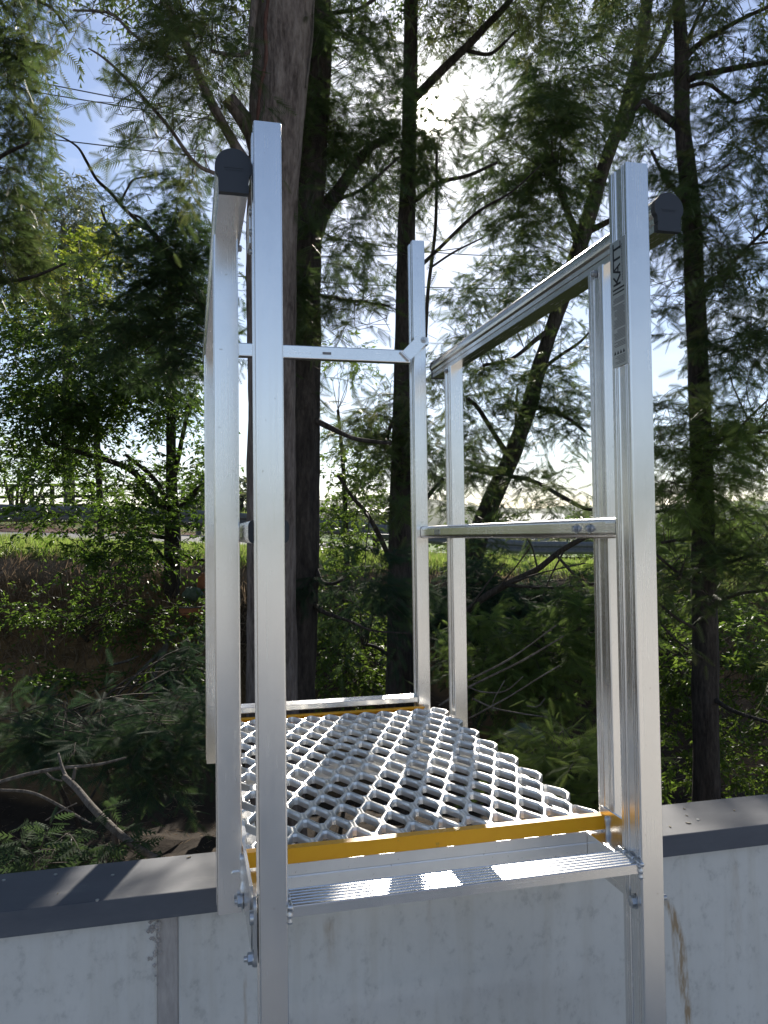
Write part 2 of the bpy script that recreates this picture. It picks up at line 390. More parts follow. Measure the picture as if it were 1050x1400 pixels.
# ------------------------------------------------------------------ the setting: terrain, road, hills
def upper(u):                                        # level of the verge and road, higher to the left
    return np.clip(-.36 - .055 * u, -.545, .12)
def hfield(u, d):
    u = np.asarray(u, float); d = np.asarray(d, float)
    up = upper(u)
    kd = np.array([-400, -1, 1.2, 1.9, 2.3, 3.2, 5.0, 6.8, 7.6, 8.4, 9.3, 9.8, 10.4])
    kz = np.array([-1.75, -1.75, -1.75, -1.6, -1.75, -2.0, -2.35, -2.3, -2.05, -1.55, -.78, -.30, 0.0])
    z = np.interp(d, kd, kz)
    base = np.where(d > 6.8, np.interp(d, [6.8, 10.4], [0, 1]), 0)
    z = z + up * base
    far = np.clip((d - 15.5) / 12, 0, 1)
    z = z + far * (np.clip(-u * .16, -.6, .75)) + np.clip((d - 30) / 300, 0, 1) * -2.0
    return z
def gpt(u, d): 
    z = float(hfield(u, d)); return C0 + u * RH + d * FH + np.array([0, 0, z])
def make_ground():
    dd = np.concatenate([np.linspace(-400, -30, 12), np.linspace(-25, 1, 14), np.linspace(1.2, 12, 110), np.linspace(12.2, 30, 50), np.linspace(32, 120, 20), np.linspace(140, 900, 12)])
    uu = np.concatenate([np.linspace(-600, -40, 14), np.linspace(-35, -9, 14), np.linspace(-8, 8, 110), np.linspace(9, 35, 14), np.linspace(40, 600, 14)])
    U, D = np.meshgrid(uu, dd)
    Z = hfield(U, D)
    nz = np.zeros_like(Z); soil = np.zeros(U.shape + (3,))
    for i in range(U.shape[0]):
        for j in range(U.shape[1]):
            u, d = U[i, j], D[i, j]
            if 1.6 < d < 30 and abs(u) < 12:
                k = 1 if d < 10 else .25
                nz[i, j] = k * (.16 * mnoise.noise((u * .9, d * .9, 0)) + .09 * mnoise.noise((u * 2.7, d * 2.7, 4)) + .05 * mnoise.noise((u * 7, d * 7, 9)))
                if 7.4 < d < 9.9: nz[i, j] += .22 * mnoise.noise((u * 1.6, 3, 5)) + .1 * mnoise.noise((u * 5, d * 1.2, 7))
            v = mnoise.noise((u * .6, d * .9, 11)); v2 = mnoise.noise((u * 3, d * 3, 2))
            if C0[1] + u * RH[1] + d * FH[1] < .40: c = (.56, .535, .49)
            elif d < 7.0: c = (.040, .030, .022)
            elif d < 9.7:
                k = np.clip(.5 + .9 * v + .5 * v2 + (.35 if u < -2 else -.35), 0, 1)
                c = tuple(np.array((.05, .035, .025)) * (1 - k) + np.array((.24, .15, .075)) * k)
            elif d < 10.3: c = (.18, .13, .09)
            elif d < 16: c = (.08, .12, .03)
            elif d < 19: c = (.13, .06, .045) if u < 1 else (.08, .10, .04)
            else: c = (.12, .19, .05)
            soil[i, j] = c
    Z = Z + nz
    P = C0 + U[..., None] * RH + D[..., None] * FH; P[..., 2] = Z
    nu = len(uu); nd = len(dd)
    f = [[i * nu + j, i * nu + j + 1, (i + 1) * nu + j + 1, (i + 1) * nu + j] for i in range(nd - 1) for j in range(nu - 1)]
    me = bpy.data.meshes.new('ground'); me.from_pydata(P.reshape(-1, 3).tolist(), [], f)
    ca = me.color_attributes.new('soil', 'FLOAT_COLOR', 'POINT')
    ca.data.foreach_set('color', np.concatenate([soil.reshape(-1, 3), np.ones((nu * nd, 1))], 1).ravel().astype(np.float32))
    me.polygons.foreach_set('use_smooth', [True] * len(f))
    return tag(link('ground', me, M_SOIL), kind='structure')
make_ground()

# road: a strip that runs from near on the left to far on the right
def strip(name, line, mat_, lift, kind='structure'):
    b = MB(); v = []
    for (u0, d0, u1, d1) in line:
        for (u, d) in ((u0, d0), (u1, d1)):
            p = gpt(u, d); p[2] += lift; v.append(p)
    b.add(v, [[2 * i, 2 * i + 1, 2 * i + 3, 2 * i + 2] for i in range(len(line) - 1)])
    return tag(b.build(name, mat_), kind=kind)
RS = .40                                              # how far the road swings away per metre to the right
strip('road', [(u, 13.2 + RS * max(u + 5, -20) * .75, u, 17.0 + RS * (u + 5) * 1.1) for u in np.linspace(-9, 22, 40)], M_ROAD, .09)

def hills():
    b = MB(); v = []; n = 160
    for k in range(n):
        a = 2 * math.pi * k / n; dirn = np.array([math.sin(a), math.cos(a), 0])
        h = 9 + 13 * np.clip(-math.cos(a) * 1.5, 0, 1) + 9 * mnoise.noise((math.cos(a) * 2.2, math.sin(a) * 2.2, 3)) + 5 * mnoise.noise((math.cos(a) * 7, math.sin(a) * 7, 8)) + 2 * mnoise.noise((math.cos(a) * 30, math.sin(a) * 30, 1))
        for r, z in ((210, -6), (260, h * .6), (330, h + 3), (420, -8)):
            v.append(dirn * r + np.array([0, 0, z]))
    f = [[4 * k + j, 4 * ((k + 1) % n) + j, 4 * ((k + 1) % n) + j + 1, 4 * k + j + 1] for k in range(n) for j in range(3)]
    b.add(v, f, 0, True); tag(b.build('hills', M_HILL), kind='structure')
hills()

# ------------------------------------------------------------------ the concrete wall with its metal capping
YW = .32; ZT = -.6109; ZF = -.6540; YB = .4858
wall = empty('concrete_wall', (0, YW + .08, -1.75), 'grey concrete panel wall with a charcoal metal capping, ladder standing against it', 'wall')
jx0, jx1 = -.152, -.118
for x0, x1 in ((-1.9, jx0), (jx1 + .001, 1.42), (1.445, 3.6)):
    b = MB(); b.ext(rr(x1 - x0, .12, .006, 2), (x0, YW + .012, -1.8), (1, 0, 0), (0, 1, 0), (0, 0, 1.8 - .620))
    b.build('concrete_panel', M_CONC, wall, wall)
b = MB(); b.ext(rr(jx1 - jx0 + .004, .10, .004, 2), (jx0 - .002, YW + .0145, -1.8), (1, 0, 0), (0, 1, 0), (0, 0, 1.8 - .622))
b.build('joint_strip', M_MORTAR, wall, wall)
b = MB(); b.ext(rr(.02, .09, .006, 2), (1.4225, YW + .022, -1.8), (1, 0, 0), (0, 1, 0), (0, 0, 1.8 - .622)); b.build('joint_strip', M_MORTAR, wall, wall)
b = MB(); rs = random.Random(3)                        # crumbled mortar lumps beside the joint, top left
for k in range(46):
    zz_ = -.655 - abs(rs.gauss(0, .05)); x = jx0 + rs.uniform(-.016, .006); r = rs.uniform(.0015, .0045)
    p = np.array([x, YW + .010, zz_])
    vv = [p + r * np.array(q) * [1, .8, rs.uniform(.7, 1.6)] for q in ((1, 0, 0), (-1, 0, 0), (0, 1, 0), (0, -1, 0), (0, 0, 1), (0, 0, -1))]
    b.add(vv, [[0, 2, 4], [2, 1, 4], [1, 3, 4], [3, 0, 4], [2, 0, 5], [1, 2, 5], [3, 1, 5], [0, 3, 5]])
tag(b.build('mortar_crumb', M_MORTAR, wall, wall), kind='stuff')
# capping: folded sheet with drip lips
pr = [(0, 0), (0, .0425), (.002, .0431), (YB - YW - .002, .0431), (YB - YW, .0425), (YB - YW, 0), (YB - YW - .008, 0), (YB - YW - .008, .035), (.010, .035), (.010, .001)]
b = MB(); b.ext([(a, c) for a, c in pr], (-1.95, YW, ZF), (0, 1, 0), (0, 0, 1), (5.6, 0, 0)); cap = b.build('wall_cap', M_CAP, wall, wall)
b = MB()                                              # rivets and a white fleck on the capping
for (px, py) in ((5, 1204), (76, 1196), (154, 1197), (133, 1231), (954, 1121)):
    d_ = CAM_F + (px - 525) / FPX * CAM_R - (py - 700) / FPX * CAM_U; p = CAM_P + d_ * ((ZT - CAM_P[2]) / d_[2])
    b.cyl(p - [0, 0, .001], (0, 0, 1), .0032, .0025, 10)
tag(b.build('cap_rivet', M_BOLT, cap, wall), kind='stuff')
b = MB(); rs = random.Random(21)                       # a few dry leaflets and grit on the capping
for k in range(26):
    x = rs.choice([rs.uniform(-1.2, -.05), rs.uniform(.75, 1.5)]); y = rs.uniform(YW + .012, YB - .012); a = rs.uniform(0, 6.3); l = rs.uniform(.0015, .006); w_ = l * rs.uniform(.2, .5)
    p = np.array([x, y, ZT + .0006]); d1 = np.array([math.cos(a), math.sin(a), .05]) * l; d2 = np.array([-math.sin(a), math.cos(a), .1]) * w_
    v = [p - d1, p - d2, p + d1, p + d2]; b.add(v + [q + [0, 0, .0012] for q in v], [[3, 2, 1, 0], [4, 5, 6, 7], [0, 1, 5, 4], [1, 2, 6, 5], [2, 3, 7, 6], [3, 0, 4, 7]])
tag(b.build('leaf_bits', M_STRAWBIT, cap, wall), kind='stuff')

# ------------------------------------------------------------------ the aluminium access ladder and platform
W = .0403; DP = .0581
lad = empty('access_ladder', (.32, .4, -1.75), 'silver aluminium access ladder with guarded mesh platform and yellow edges over the wall', 'ladder')
LB = lambda b, name, mats, parent=None: b.build(name, mats, parent or lad, lad)
def stile_prof(w_, d_):
    """rounded tube with drawn ribs and a shallow recess on both flanks"""
    r = .0025; ribs = [(.0070, 0), (.0076, .0016), (.0098, .0016), (.0104, 0), (.0122, 0), (.0128, .0016), (.0146, .0016), (.0152, 0), (.0166, 0), (.0174, .0018), (.0362, .0018), (.0370, 0), (.0388, 0), (.0394, .0016), (.0418, .0016), (.0424, 0), (.0446, 0), (.0452, .0014), (.0472, .0014), (.0478, 0)]
    right = []; left = []
    for y, dpt in ribs:
        yy = y * d_ / .0581
        right.append((w_ - dpt, yy)); left.append((dpt, yy))
    c = rr(w_, d_, r, 3)
    # rr order: bottom-right corner, top-right, top-left, bottom-left
    return c[0:4] + right + c[4:12] + left[::-1] + c[12:16]
def upright(name, x, y, z0, z1, w_=W, d_=DP, m=M_ALZ):
    b = MB(); b.ext(stile_prof(w_, d_), (x, y, z0), (1, 0, 0), (0, 1, 0), (0, 0, z1 - z0)); return LB(b, name, m)
ZST = .6152
st_l = upright('stile', 0, 0, -1.75, ZST)
st_r = upright('stile', .6, 0, -1.75, ZST)
rp_r = upright('tall_post', .589, 1.228, -.70, .937)
rp_l = upright('tall_post', .008, 1.228, -.70, .90)
GX_L, GX_R = -.052, .668
for gx in (GX_L, GX_R):
    upright('guard_post', gx, .2025, -.606, .520)
    upright('guard_post', gx, 1.110, -.610, .520)
# handrails: flat sided tube with a bulging round head
def hr_prof():
    p = [(-.021, 0), (.021, 0), (.021, .012), (.0198, .0135), (.021, .015), (.0215, .024)]
    for k in range(0, 31):
        a = math.radians(-18 + 216 * k / 30); p.append((.0262 * math.cos(a), .037 + .0262 * math.sin(a)))
    p += [(-.0215, .024), (-.021, .015), (-.0198, .0135), (-.021, .012)]
    return p
HP = hr_prof()
for xc in (-.0275, .693):
    b = MB(); b.ext(HP, (xc, .035, .518), (1, 0, 0), (0, 0, 1), (0, 1.265, 0), smooth=False); h = LB(b, 'handrail', M_ALY)
    for y0, ln in ((.0235, .0115), (1.300, .011)):
        b = MB(); big = [(a * 1.035, (c - .030) * 1.035 + .030) for a, c in HP]
        b.ext(big, (xc, y0, .518), (1, 0, 0), (0, 0, 1), (0, ln, 0))
        sgn = -1 if y0 < .5 else 1; yy = y0 if y0 < .5 else y0 + ln
        b.ext([(-.014, 0), (.014, 0), (.014, .0012), (-.014, .0012)], (xc, yy, .553), (1, 0, 0), (0, 0, 1), (0, sgn * .0006, 0))
        for k in range(9):                             # a row of raised moulded characters, too worn to read
            b.ext([(0, 0), (.0019, 0), (.0019, .0026), (0, .0026)], (xc - .0125 + k * .0028, yy, .5495), (1, 0, 0), (0, 0, 1), (0, sgn * .0005, 0))
        LB(b, 'end_cap', M_PLASTIC, h)
# knee rails
def knee_prof(): 
    q = rr(.030, .0365, .011, 4); return q
for side, x0, y0 in ((1, .6030, .062), (-1, .0245, .082)):
    b = MB(); pr = []
    L = .0605; H = .0365; r = .010
    fx = 0.0 if side > 0 else None
    base = rr(L, H, r, 4)
    b.ext(base, (x0 if side > 0 else -.006, y0, .0015), (1, 0, 0), (0, 0, 1), (0, 1.226 - y0, 0), smooth=False)
    xi = x0 if side > 0 else -.006 + L
    for zc in (.0125, .0215, .0275):                    # drawn lips along the inner face
        b.ext([(-.0004, 0), (.0012, 0), (.0012, .0022), (-.0004, .0022)], (xi - (.0008 if side > 0 else 0.0), y0 + .03, zc), (1, 0, 0), (0, 0, 1), (0, 1.13 - y0, 0))
    kr = LB(b, 'knee_rail', M_ALY)
    for yc, ln in ((y0 - .010 if side < 0 else y0 - .0025, .010 if side < 0 else .0025), (1.226, .004)):
        b = MB(); b.ext([(a * 1.0 , c) for a, c in rr(L + .001, H + .001, r, 4)], ((x0 if side > 0 else -.006) - .0005, yc, .001), (1, 0, 0), (0, 0, 1), (0, ln, 0)); LB(b, 'end_cap', M_PLASTIC, kr)
    if side > 0:
        b = MB(); b.ext(rr(.05, .016, .005, 3), (x0 - .0012, 1.03, .0115), (0, 1, 0), (0, 0, 1), (.0022, 0, 0)); LB(b, 'rail_badge', M_FOIL, kr)
def bolt(p, ax, s=.0085, shank=.0, parent=None, name='bolt'):
    """hexagon head on a washer, with a bit of thread beyond"""
    p = np.array(p, float); ax = np.array(ax, float); b = MB()
    b.cyl(p, ax, s * 1.35, .0016, 18); b.cyl(p + ax * .0016, ax, s, .0062, 6, smooth=False)
    b.cyl(p + ax * .0078, ax, s * .8, .0009, 12, r2=s * .6)
    if shank: b.cyl(p + ax * .0086, ax, s * .5, shank, 10)
    return LB(b, name, M_BOLT, parent)
for y_ in (.150, .200): bolt((.603, y_, .0195), (-1, 0, 0), .0065)
for y_ in (.225, 1.135):
    for gx, ax in ((GX_L + W, 1), (GX_R, -1)): bolt((gx if ax > 0 else gx, y_ + .005, .509), (ax, 0, 0), .0055)
# swing bar across the rear with its latch
b = MB(); b.ext(rr(.028, .040, .003), (.0485, 1.196, .541), (0, 1, 0), (0, 0, 1), (.520, 0, 0)); bar = LB(b, 'gate_bar', M_ALX)
b = MB(); b.box((.296, 1.1945, .556), (.322, 1.1962, .5635)); LB(b, 'bar_label', M_GREYPRINT, bar)
b = MB(); c_, s_ = math.cos(math.radians(46)), math.sin(math.radians(46))
b.ext(rr(.090, .036, .012, 4), (.5635, 1.186, .5445), (c_, 0, s_), (-s_, 0, c_), (0, .006, 0)); LB(b, 'latch_plate', M_ALX, bar)
b = MB(); b.ext(rr(.040, .006, .002, 2), (.5625, 1.1855, .5445), (-s_, 0, c_), (c_, 0, s_), (0, .0098, 0)); LB(b, 'weld_bead', M_WELD, bar)
bolt((.610, 1.186, .612), (0, -1, 0), .0075, .003)
b = MB(); b.box((.58, 1.192, .60), (.628, 1.2275, .622), r=.003); LB(b, 'hinge_block', M_ALX)
# treads: ribbed top, used at the front and at the rear of the platform
def tread(name, x0, x1, y0, ztop, dep=.0575, hgt=.020):
    pr = []; n = 6
    pr.append((0, -.0155)); pr.append((0, -.0012)); pr.append((.0012, 0))
    st = (dep - .0024) / n
    for k in range(n):
        a = .0012 + k * st
        pr += [(a + st * .12, .0002), (a + st * .55, .0002), (a + st * .68, -.0018), (a + st * .9, -.0018), (a + st, 0)]
    pr += [(dep, -.0012), (dep, -.0155), (dep - .010, -.0155), (dep - .012, -hgt), (.012, -hgt), (.010, -.0155)]
    b = MB(); b.ext(pr, (x0, y0, ztop), (0, 1, 0), (0, 0, 1), (x1 - x0, 0, 0)); return LB(b, name, M_ALX)
tread('tread', W, .600, .0004, -.5135)
tread('tread', .0483, .589, 1.2340, -.4890)
for z_ in (-.83, -1.14, -1.45): tread('tread', W, .600, .0004, z_)
for x_, sg in ((W, 1), (.600, -1)):                    # weld beads where the tread meets the stiles
    for yy in (.004, .030, .056):
        b = MB(); pts = catmull([(x_ + sg * .002, yy - .012, -.5128), (x_ + sg * .003, yy, -.512), (x_ + sg * .002, yy + .010, -.5128)], 4)
        b.tube(pts, [.0035 + .0012 * math.sin(i * 2.3) for i in range(len(pts))], 8, amp=.25, fr=3, seed=yy); LB(b, 'weld_bead', M_WELD)
    b = MB(); pts = catmull([(x_ + sg * .004, -.001, -.514), (x_ + sg * .002, -.0015, -.524), (x_ + sg * .002, -.001, -.536)], 4)
    b.tube(pts, [.0035 + .0012 * math.sin(i * 1.9) for i in range(len(pts))], 8, amp=.25, fr=3, seed=9); LB(b, 'weld_bead', M_WELD)
# platform: yellow nosings, grating, bearers
XL, XR_, YN, YF, ZD = -.0085, .661, .214, 1.2222, -.515
NP = [(0, 0), (0, -.0255), (.0025, -.0255), (.0025, -.003), (.018, -.003), (.018, 0)]
b = MB(); b.ext([(a, c) for a, c in NP], (XL, YN, ZD), (0, 1, 0), (0, 0, 1), (XR_ + .008 - XL, 0, 0)); LB(b, 'yellow_nosing', M_YEL)
b = MB(); b.ext([(-a, c) for a, c in NP], (XL, YF, ZD), (0, 1, 0), (0, 0, 1), (.603 - XL, 0, 0)); LB(b, 'yellow_nosing', M_YEL)
def bearer(x0, x1, y0, z1=-.5435, hs=1.0):
    z0 = z1 - .0625 * hs if hs == 1.0 else -.5345 - .0625 * hs
    pr = [(0, 0), (.030, 0), (.030, .003), (.003, .003), (.003, .018), (.0018, .0195), (.003, .021), (.003, .040), (.0018, .0415), (.003, .043), (.003, .0595), (.030, .0595), (.030, .0625), (0, .0625), (0, .0435), (.0012, .0415), (0, .0395), (0, .0215), (.0012, .0195), (0, .0175)]
    b = MB(); b.ext([(a, c * hs) for a, c in pr], (x0, y0, z0), (0, 1, 0), (0, 0, 1), (x1 - x0, 0, 0)); return LB(b, 'bearer', M_MILL)
bearer(.028, .622, .2205); bearer(.028, .622, .74, hs=.62); bearer(.028, .622, 1.180, hs=.5)
for x0, sg in ((-.0082, 1), (.6225, -1)):
    b = MB(); b.ext(rr(.036, .062, .003), (x0, .058, -.606), (1, 0, 0), (0, 0, 1), (0, 1.15, 0)); LB(b, 'side_channel', M_ALY)
# grating: staggered elongated cells pressed out of plate, each opening with a deep wall
PX, PY = .0545, .0655
def grating():
    b = MB(); zt = -.518; th = .015
    hw = PX / 2; v1 = .0135; v2 = PY - v1
    outer = [(0, v2), (-hw, v1), (-hw, -v1), (0, -v2), (hw, -v1), (hw, v1)]
    def ring(k, apex, sx): return [(apex, k[0]), (-apex, k[0]), (-sx, k[1]), (-sx, -k[1]), (-apex, -k[0]), (apex, -k[0]), (sx, -k[1]), (sx, k[1])]
    o8 = [(.0035, v2 - .0024), (-.0035, v2 - .0024), (-hw, v1), (-hw, -v1), (-.0035, -v2 + .0024), (.0035, -v2 + .0024), (hw, -v1), (hw, v1)]
    cent = []
    ny = int((YF - YN - .01) / PY); y0 = YN + .028
    for j in range(ny + 1):
        for i in range(-1, 13):
            x = XL + .0135 + i * PX + (0 if j % 2 else PX / 2); y = y0 + j * PY
            if x - hw < XL - .012 or x + hw > XR_ + .014 or y > YF - .02: continue
            cent.append((x, y))
    for x, y in cent:
        rings = [(o8, zt - .0012), (ring((.0486, .0128), .0038, .0236), zt), (ring((.0466, .0123), .0036, .0212), zt - .0008), (ring((.0450, .0118), .0034, .0196), zt - .006), (ring((.0446, .0117), .0034, .0193), zt - th), (o8, zt - th)]
        v = []
        for rg, z in rings:
            for a, c in rg:
                yy = min(max(y + c, YN + .0035), YF - .0035); v.append((x + a, yy, z))
        f = [[8 * k + i, 8 * k + (i + 1) % 8, 8 * k + 8 + (i + 1) % 8, 8 * k + 8 + i] for k in range(5) for i in range(8)]
        f += [[40 + i, 40 + (i + 1) % 8, (i + 1) % 8, i] for i in range(8)]
        b.add(v, f)
    return LB(b, 'grating', M_GRT)
grating()
# brackets and bolts where platform, guard posts and stiles meet
for sg, xg in ((-1, -.0105), (1, .6535)):
    b = MB()
    pr = [(.050, 0), (.225, 0), (.225, -.045), (.205, -.085), (.170, -.095), (.085, -.060), (.050, -.050)]
    b.ext(pr, (xg, 0, -.500), (0, 1, 0), (0, 0, 1), (.005, 0, 0)); LB(b, 'gusset_plate', M_ALY)
    pts = catmull([(xg - .001, .20, -.512), (xg - .001, .198, -.545), (xg - .001, .192, -.575)], 5)
    b = MB(); b.tube(pts, [.004 + .001 * math.sin(i * 1.7) for i in range(len(pts))], 8, amp=.3, fr=3); LB(b, 'weld_bead', M_WELD)
b = MB(); b.ext(rr(.020, .052, .005), (-.030, .1985, -.590), (1, 0, 0), (0, 0, 1), (0, .004, 0)); LB(b, 'mounting_tab', M_ALZ)
bolt((-.0125, .190, -.582), (-1, 0, 0), .0085, .004)
b = MB(); lp = rr(.026, .098, .0125, 6)
b.ext(lp, (-.0068, .020, -.607), (0, 1, 0), (0, 0, 1), (.0045, 0, 0)); LB(b, 'link_plate', M_BOLT)
bolt((-.0070, .033, -.595), (-1, 0, 0), .0085, .005)
b = MB(); b.cyl((-.012, .030, -.536), (1, 0, 0), .010, .010, 14); LB(b, 'link_pin', M_BOLT)
bolt((.6000, .0215, -.582), (-1, 0, 0), .0088, .0)
b = MB(); b.cyl((.6403, .0215, -.582), (1, 0, 0), .0045, .016, 10); b.cyl((.6403, .0215, -.582), (1, 0, 0), .008, .007, 6, smooth=False); LB(b, 'bolt', M_BOLT)
for z_ in (.500, .47, .44):                             # rivets and links that tie the left handrail to the stile
    b = MB(); b.cyl((-.004, .050, z_), (1, 0, 0), .0042, .0045, 12); LB(b, 'rivet', M_BOLT)
b = MB(); b.box((-.0035, .054, .455), (-.0008, .10, .512), r=.001); LB(b, 'tie_plate', M_ALY)

# sticker on the flank of the right stile: letters read upwards, fine print below
def sticker():
    b = MB(); x = .6004
    def quad(y0, z0, y1, z1, mi, lift):
        b.ext([(y0, z0), (y1, z0), (y1, z1), (y0, z1)], (x - lift, 0, 0), (0, 1, 0), (0, 0, 1), (lift * .8, 0, 0), mi)
    b.ext([(.0065, .287), (.0525, .287), (.0525, .4975), (.0065, .4975)], (x - .0010, 0, 0), (0, 1, 0), (0, 0, 1), (.0016, 0, 0), 0)
    # letter strokes in a frame: s runs up the stile (reading direction), t runs towards +y (letter tops)
    zb, yb, S, Ht = .4225, .0235, .0172, .0215
    def stroke(s0, t0, s1, t1, wd):
        p0 = np.array([yb + t0 * Ht, zb + s0 * S]); p1 = np.array([yb + t1 * Ht, zb + s1 * S]); d = p1 - p0; d /= np.linalg.norm(d); n = np.array([-d[1], d[0]]) * wd / 2
        q = [p0 - n, p1 - n, p1 + n, p0 + n]
        b.ext([tuple(k) for k in q], (x - .0016, 0, 0), (0, 1, 0), (0, 0, 1), (.0008, 0, 0), 1)
    wd = .0034
    stroke(.08, 0, .08, 1, wd); stroke(.12, .42, .85, 1.0, wd * .9); stroke(.28, .55, .92, 0, wd)          # K
    stroke(1.05, 0, 1.48, 1.0, wd); stroke(1.48, 1.0, 1.92, 0, wd * .8); stroke(1.2, .33, 1.76, .33, wd * .6)  # A
    stroke(1.42, .97, 4.12, .97, wd * .75)                                                                   # bar shared by A, T, T
    stroke(2.55, 0, 2.55, 1.0, wd); stroke(3.55, -.12, 3.55, 1.0, wd)                                        # T T
    stroke(3.35, -.05, 4.1, -.05, wd * .4)
    rs = random.Random(5)
    z = .4255                                            # strap line beside the letters
    while z < .487:
        l = rs.uniform(.0012, .004); quad(.0165, z, .0183, z + l, 2, .0014); z += l + .0010
    for z0, th in ((.4145, .0028), (.4085, .0022)): quad(.0125, z0, .0475, z0 + th, 1, .0014)
    z = .4030
    while z > .318:
        if rs.random() < .1: z -= .0028; continue
        y = .0125 + (rs.random() < .15) * .004; e = rs.choice([.0475, .0475, .046, .044, .036])
        while y < e:
            l = rs.uniform(.002, .006); quad(y, z, min(y + l, e), z + .00115, 2, .0014); y += l + .0009
        z -= .0024
    for k in range(4):                                   # four small pictograms
        y = .0145 + k * .009; b.ext([(0, 0), (.006, 0), (.003, .006)], (x - .0014, y, .3075), (0, 1, 0), (0, 0, 1), (.001, 0, 0), 1)
    z = .3035
    while z > .291: 
        quad(.0135, z, .0135 + rs.uniform(.02, .034), z + .0010, 2, .0014); z -= .0024
    return LB(b, 'label_sticker', [M_FOIL, M_PRINT, M_GREYPRINT], st_r)
sticker()
# ------------------------------------------------------------------ foliage engine
def frond_template(pairs, plen, pw, ang=58, droop=.10):
    """feather: a rachis and pairs of narrow pinnae; x = along, y = across, z = up; unit length"""
    V = [(0, -.008, 0), (0, .008, 0), (1, 0, -droop)]; F = [(0, 1, 2)]
    for k in range(pairs):
        t = .14 + .84 * k / (pairs - 1); l = plen * math.sin(math.pi * (.22 + .70 * k / (pairs - 1))) ** .7
        a = math.radians(ang - 14 * t); z = -droop * t * t
        for sg in (1, -1):
            dx, dy = math.cos(a), sg * math.sin(a); o = len(V); h = pw / 2
            V += [(t - h, 0, z), (t + h, 0, z), (t + l * dx, l * dy, z - .22 * l)]; F.append((o, o + 1, o + 2) if sg > 0 else (o + 1, o, o + 2))
    return np.array(V), np.array(F)
def leaf_template(w_=.36, fold=.06):
    V = np.array([(0, 0, 0), (.45, -w_ / 2, fold), (1, 0, -.05), (.45, w_ / 2, fold)]); return V, np.array([(0, 1, 2), (0, 2, 3)])
FR_HI = frond_template(11, .30, .054, 54); FR_MID = frond_template(9, .31, .074, 52); FR_LO = frond_template(4, .34, .18, 48)
LEAF = leaf_template(); LEAF_THIN = leaf_template(.16, .02)
def nrm(a): return a / (np.linalg.norm(a, axis=-1, keepdims=True) + 1e-9)

class Foliage:
    def __init__(s): s.V = []; s.F = []; s.R = []; s.MI = []; s.n = 0
    def inst(s, tpl, P, X, Y, Z, L, R, mi=0):
        T, F = tpl; n = len(P)
        v = P[:, None, :] + L[:, None, None] * (T[None, :, 0:1] * X[:, None, :] + T[None, :, 1:2] * Y[:, None, :] + T[None, :, 2:3] * Z[:, None, :])
        f = F[None] + (np.arange(n) * len(T))[:, None, None] + s.n
        s.V.append(v.reshape(-1, 3)); s.F.append(f.reshape(-1, 3)); s.R.append(np.repeat(R, len(T))); s.MI.append(np.full(n * len(F), mi)); s.n += n * len(T)
    def stems(s, P, mi=1, r0=.0022, r1=.0006):
        """thin three-sided stems; P has shape (n, k, 3)"""
        n, k, _ = P.shape
        if n == 0: return
        T = nrm(np.gradient(P, axis=1)); a = nrm(np.cross(T, np.array([.31, .17, .93]))); b = np.cross(T, a)
        r0 = np.broadcast_to(np.asarray(r0, float), (n,))
        r = r0[:, None] + (r1 - r0[:, None]) * np.linspace(0, 1, k)[None]
        ring = np.stack([P + r[..., None] * (math.cos(q) * a + math.sin(q) * b) for q in (0, 2.094, 4.189)], 2)
        idx = np.arange(n * k * 3).reshape(n, k, 3) + s.n; f = []
        for q in range(3):
            q2 = (q + 1) % 3; A, B, C, D = idx[:, :-1, q], idx[:, :-1, q2], idx[:, 1:, q2], idx[:, 1:, q]
            f += [np.stack([A, B, C], -1).reshape(-1, 3), np.stack([A, C, D], -1).reshape(-1, 3)]
        f = np.concatenate(f); s.V.append(ring.reshape(-1, 3)); s.F.append(f); s.R.append(np.full(n * k * 3, .5)); s.MI.append(np.full(len(f), mi)); s.n += n * k * 3
    def build(s, name, mats, parent=None):
        V = np.concatenate(s.V).astype(np.float32); F = np.concatenate(s.F).astype(np.int32); R = np.concatenate(s.R).astype(np.float32); MI = np.concatenate(s.MI).astype(np.int32)
        me = bpy.data.meshes.new(name); me.vertices.add(len(V)); me.vertices.foreach_set('co', V.ravel())
        me.loops.add(F.size); me.loops.foreach_set('vertex_index', F.ravel())
        me.polygons.add(len(F)); me.polygons.foreach_set('loop_start', np.arange(0, F.size, 3, dtype=np.int32))
        me.polygons.foreach_set('material_index', MI)
        me.attributes.new('rnd', 'FLOAT', 'POINT').data.foreach_set('value', R)
        me.update(calc_edges=True)
        global TRIS; TRIS += len(F)
        o = link(name, me, mats)
        if parent is not None:
            o.parent = parent; o.matrix_parent_inverse = Matrix.Translation(parent.location).inverted()
        return o
TRIS = 0
UP = np.array([0, 0, 1.0])
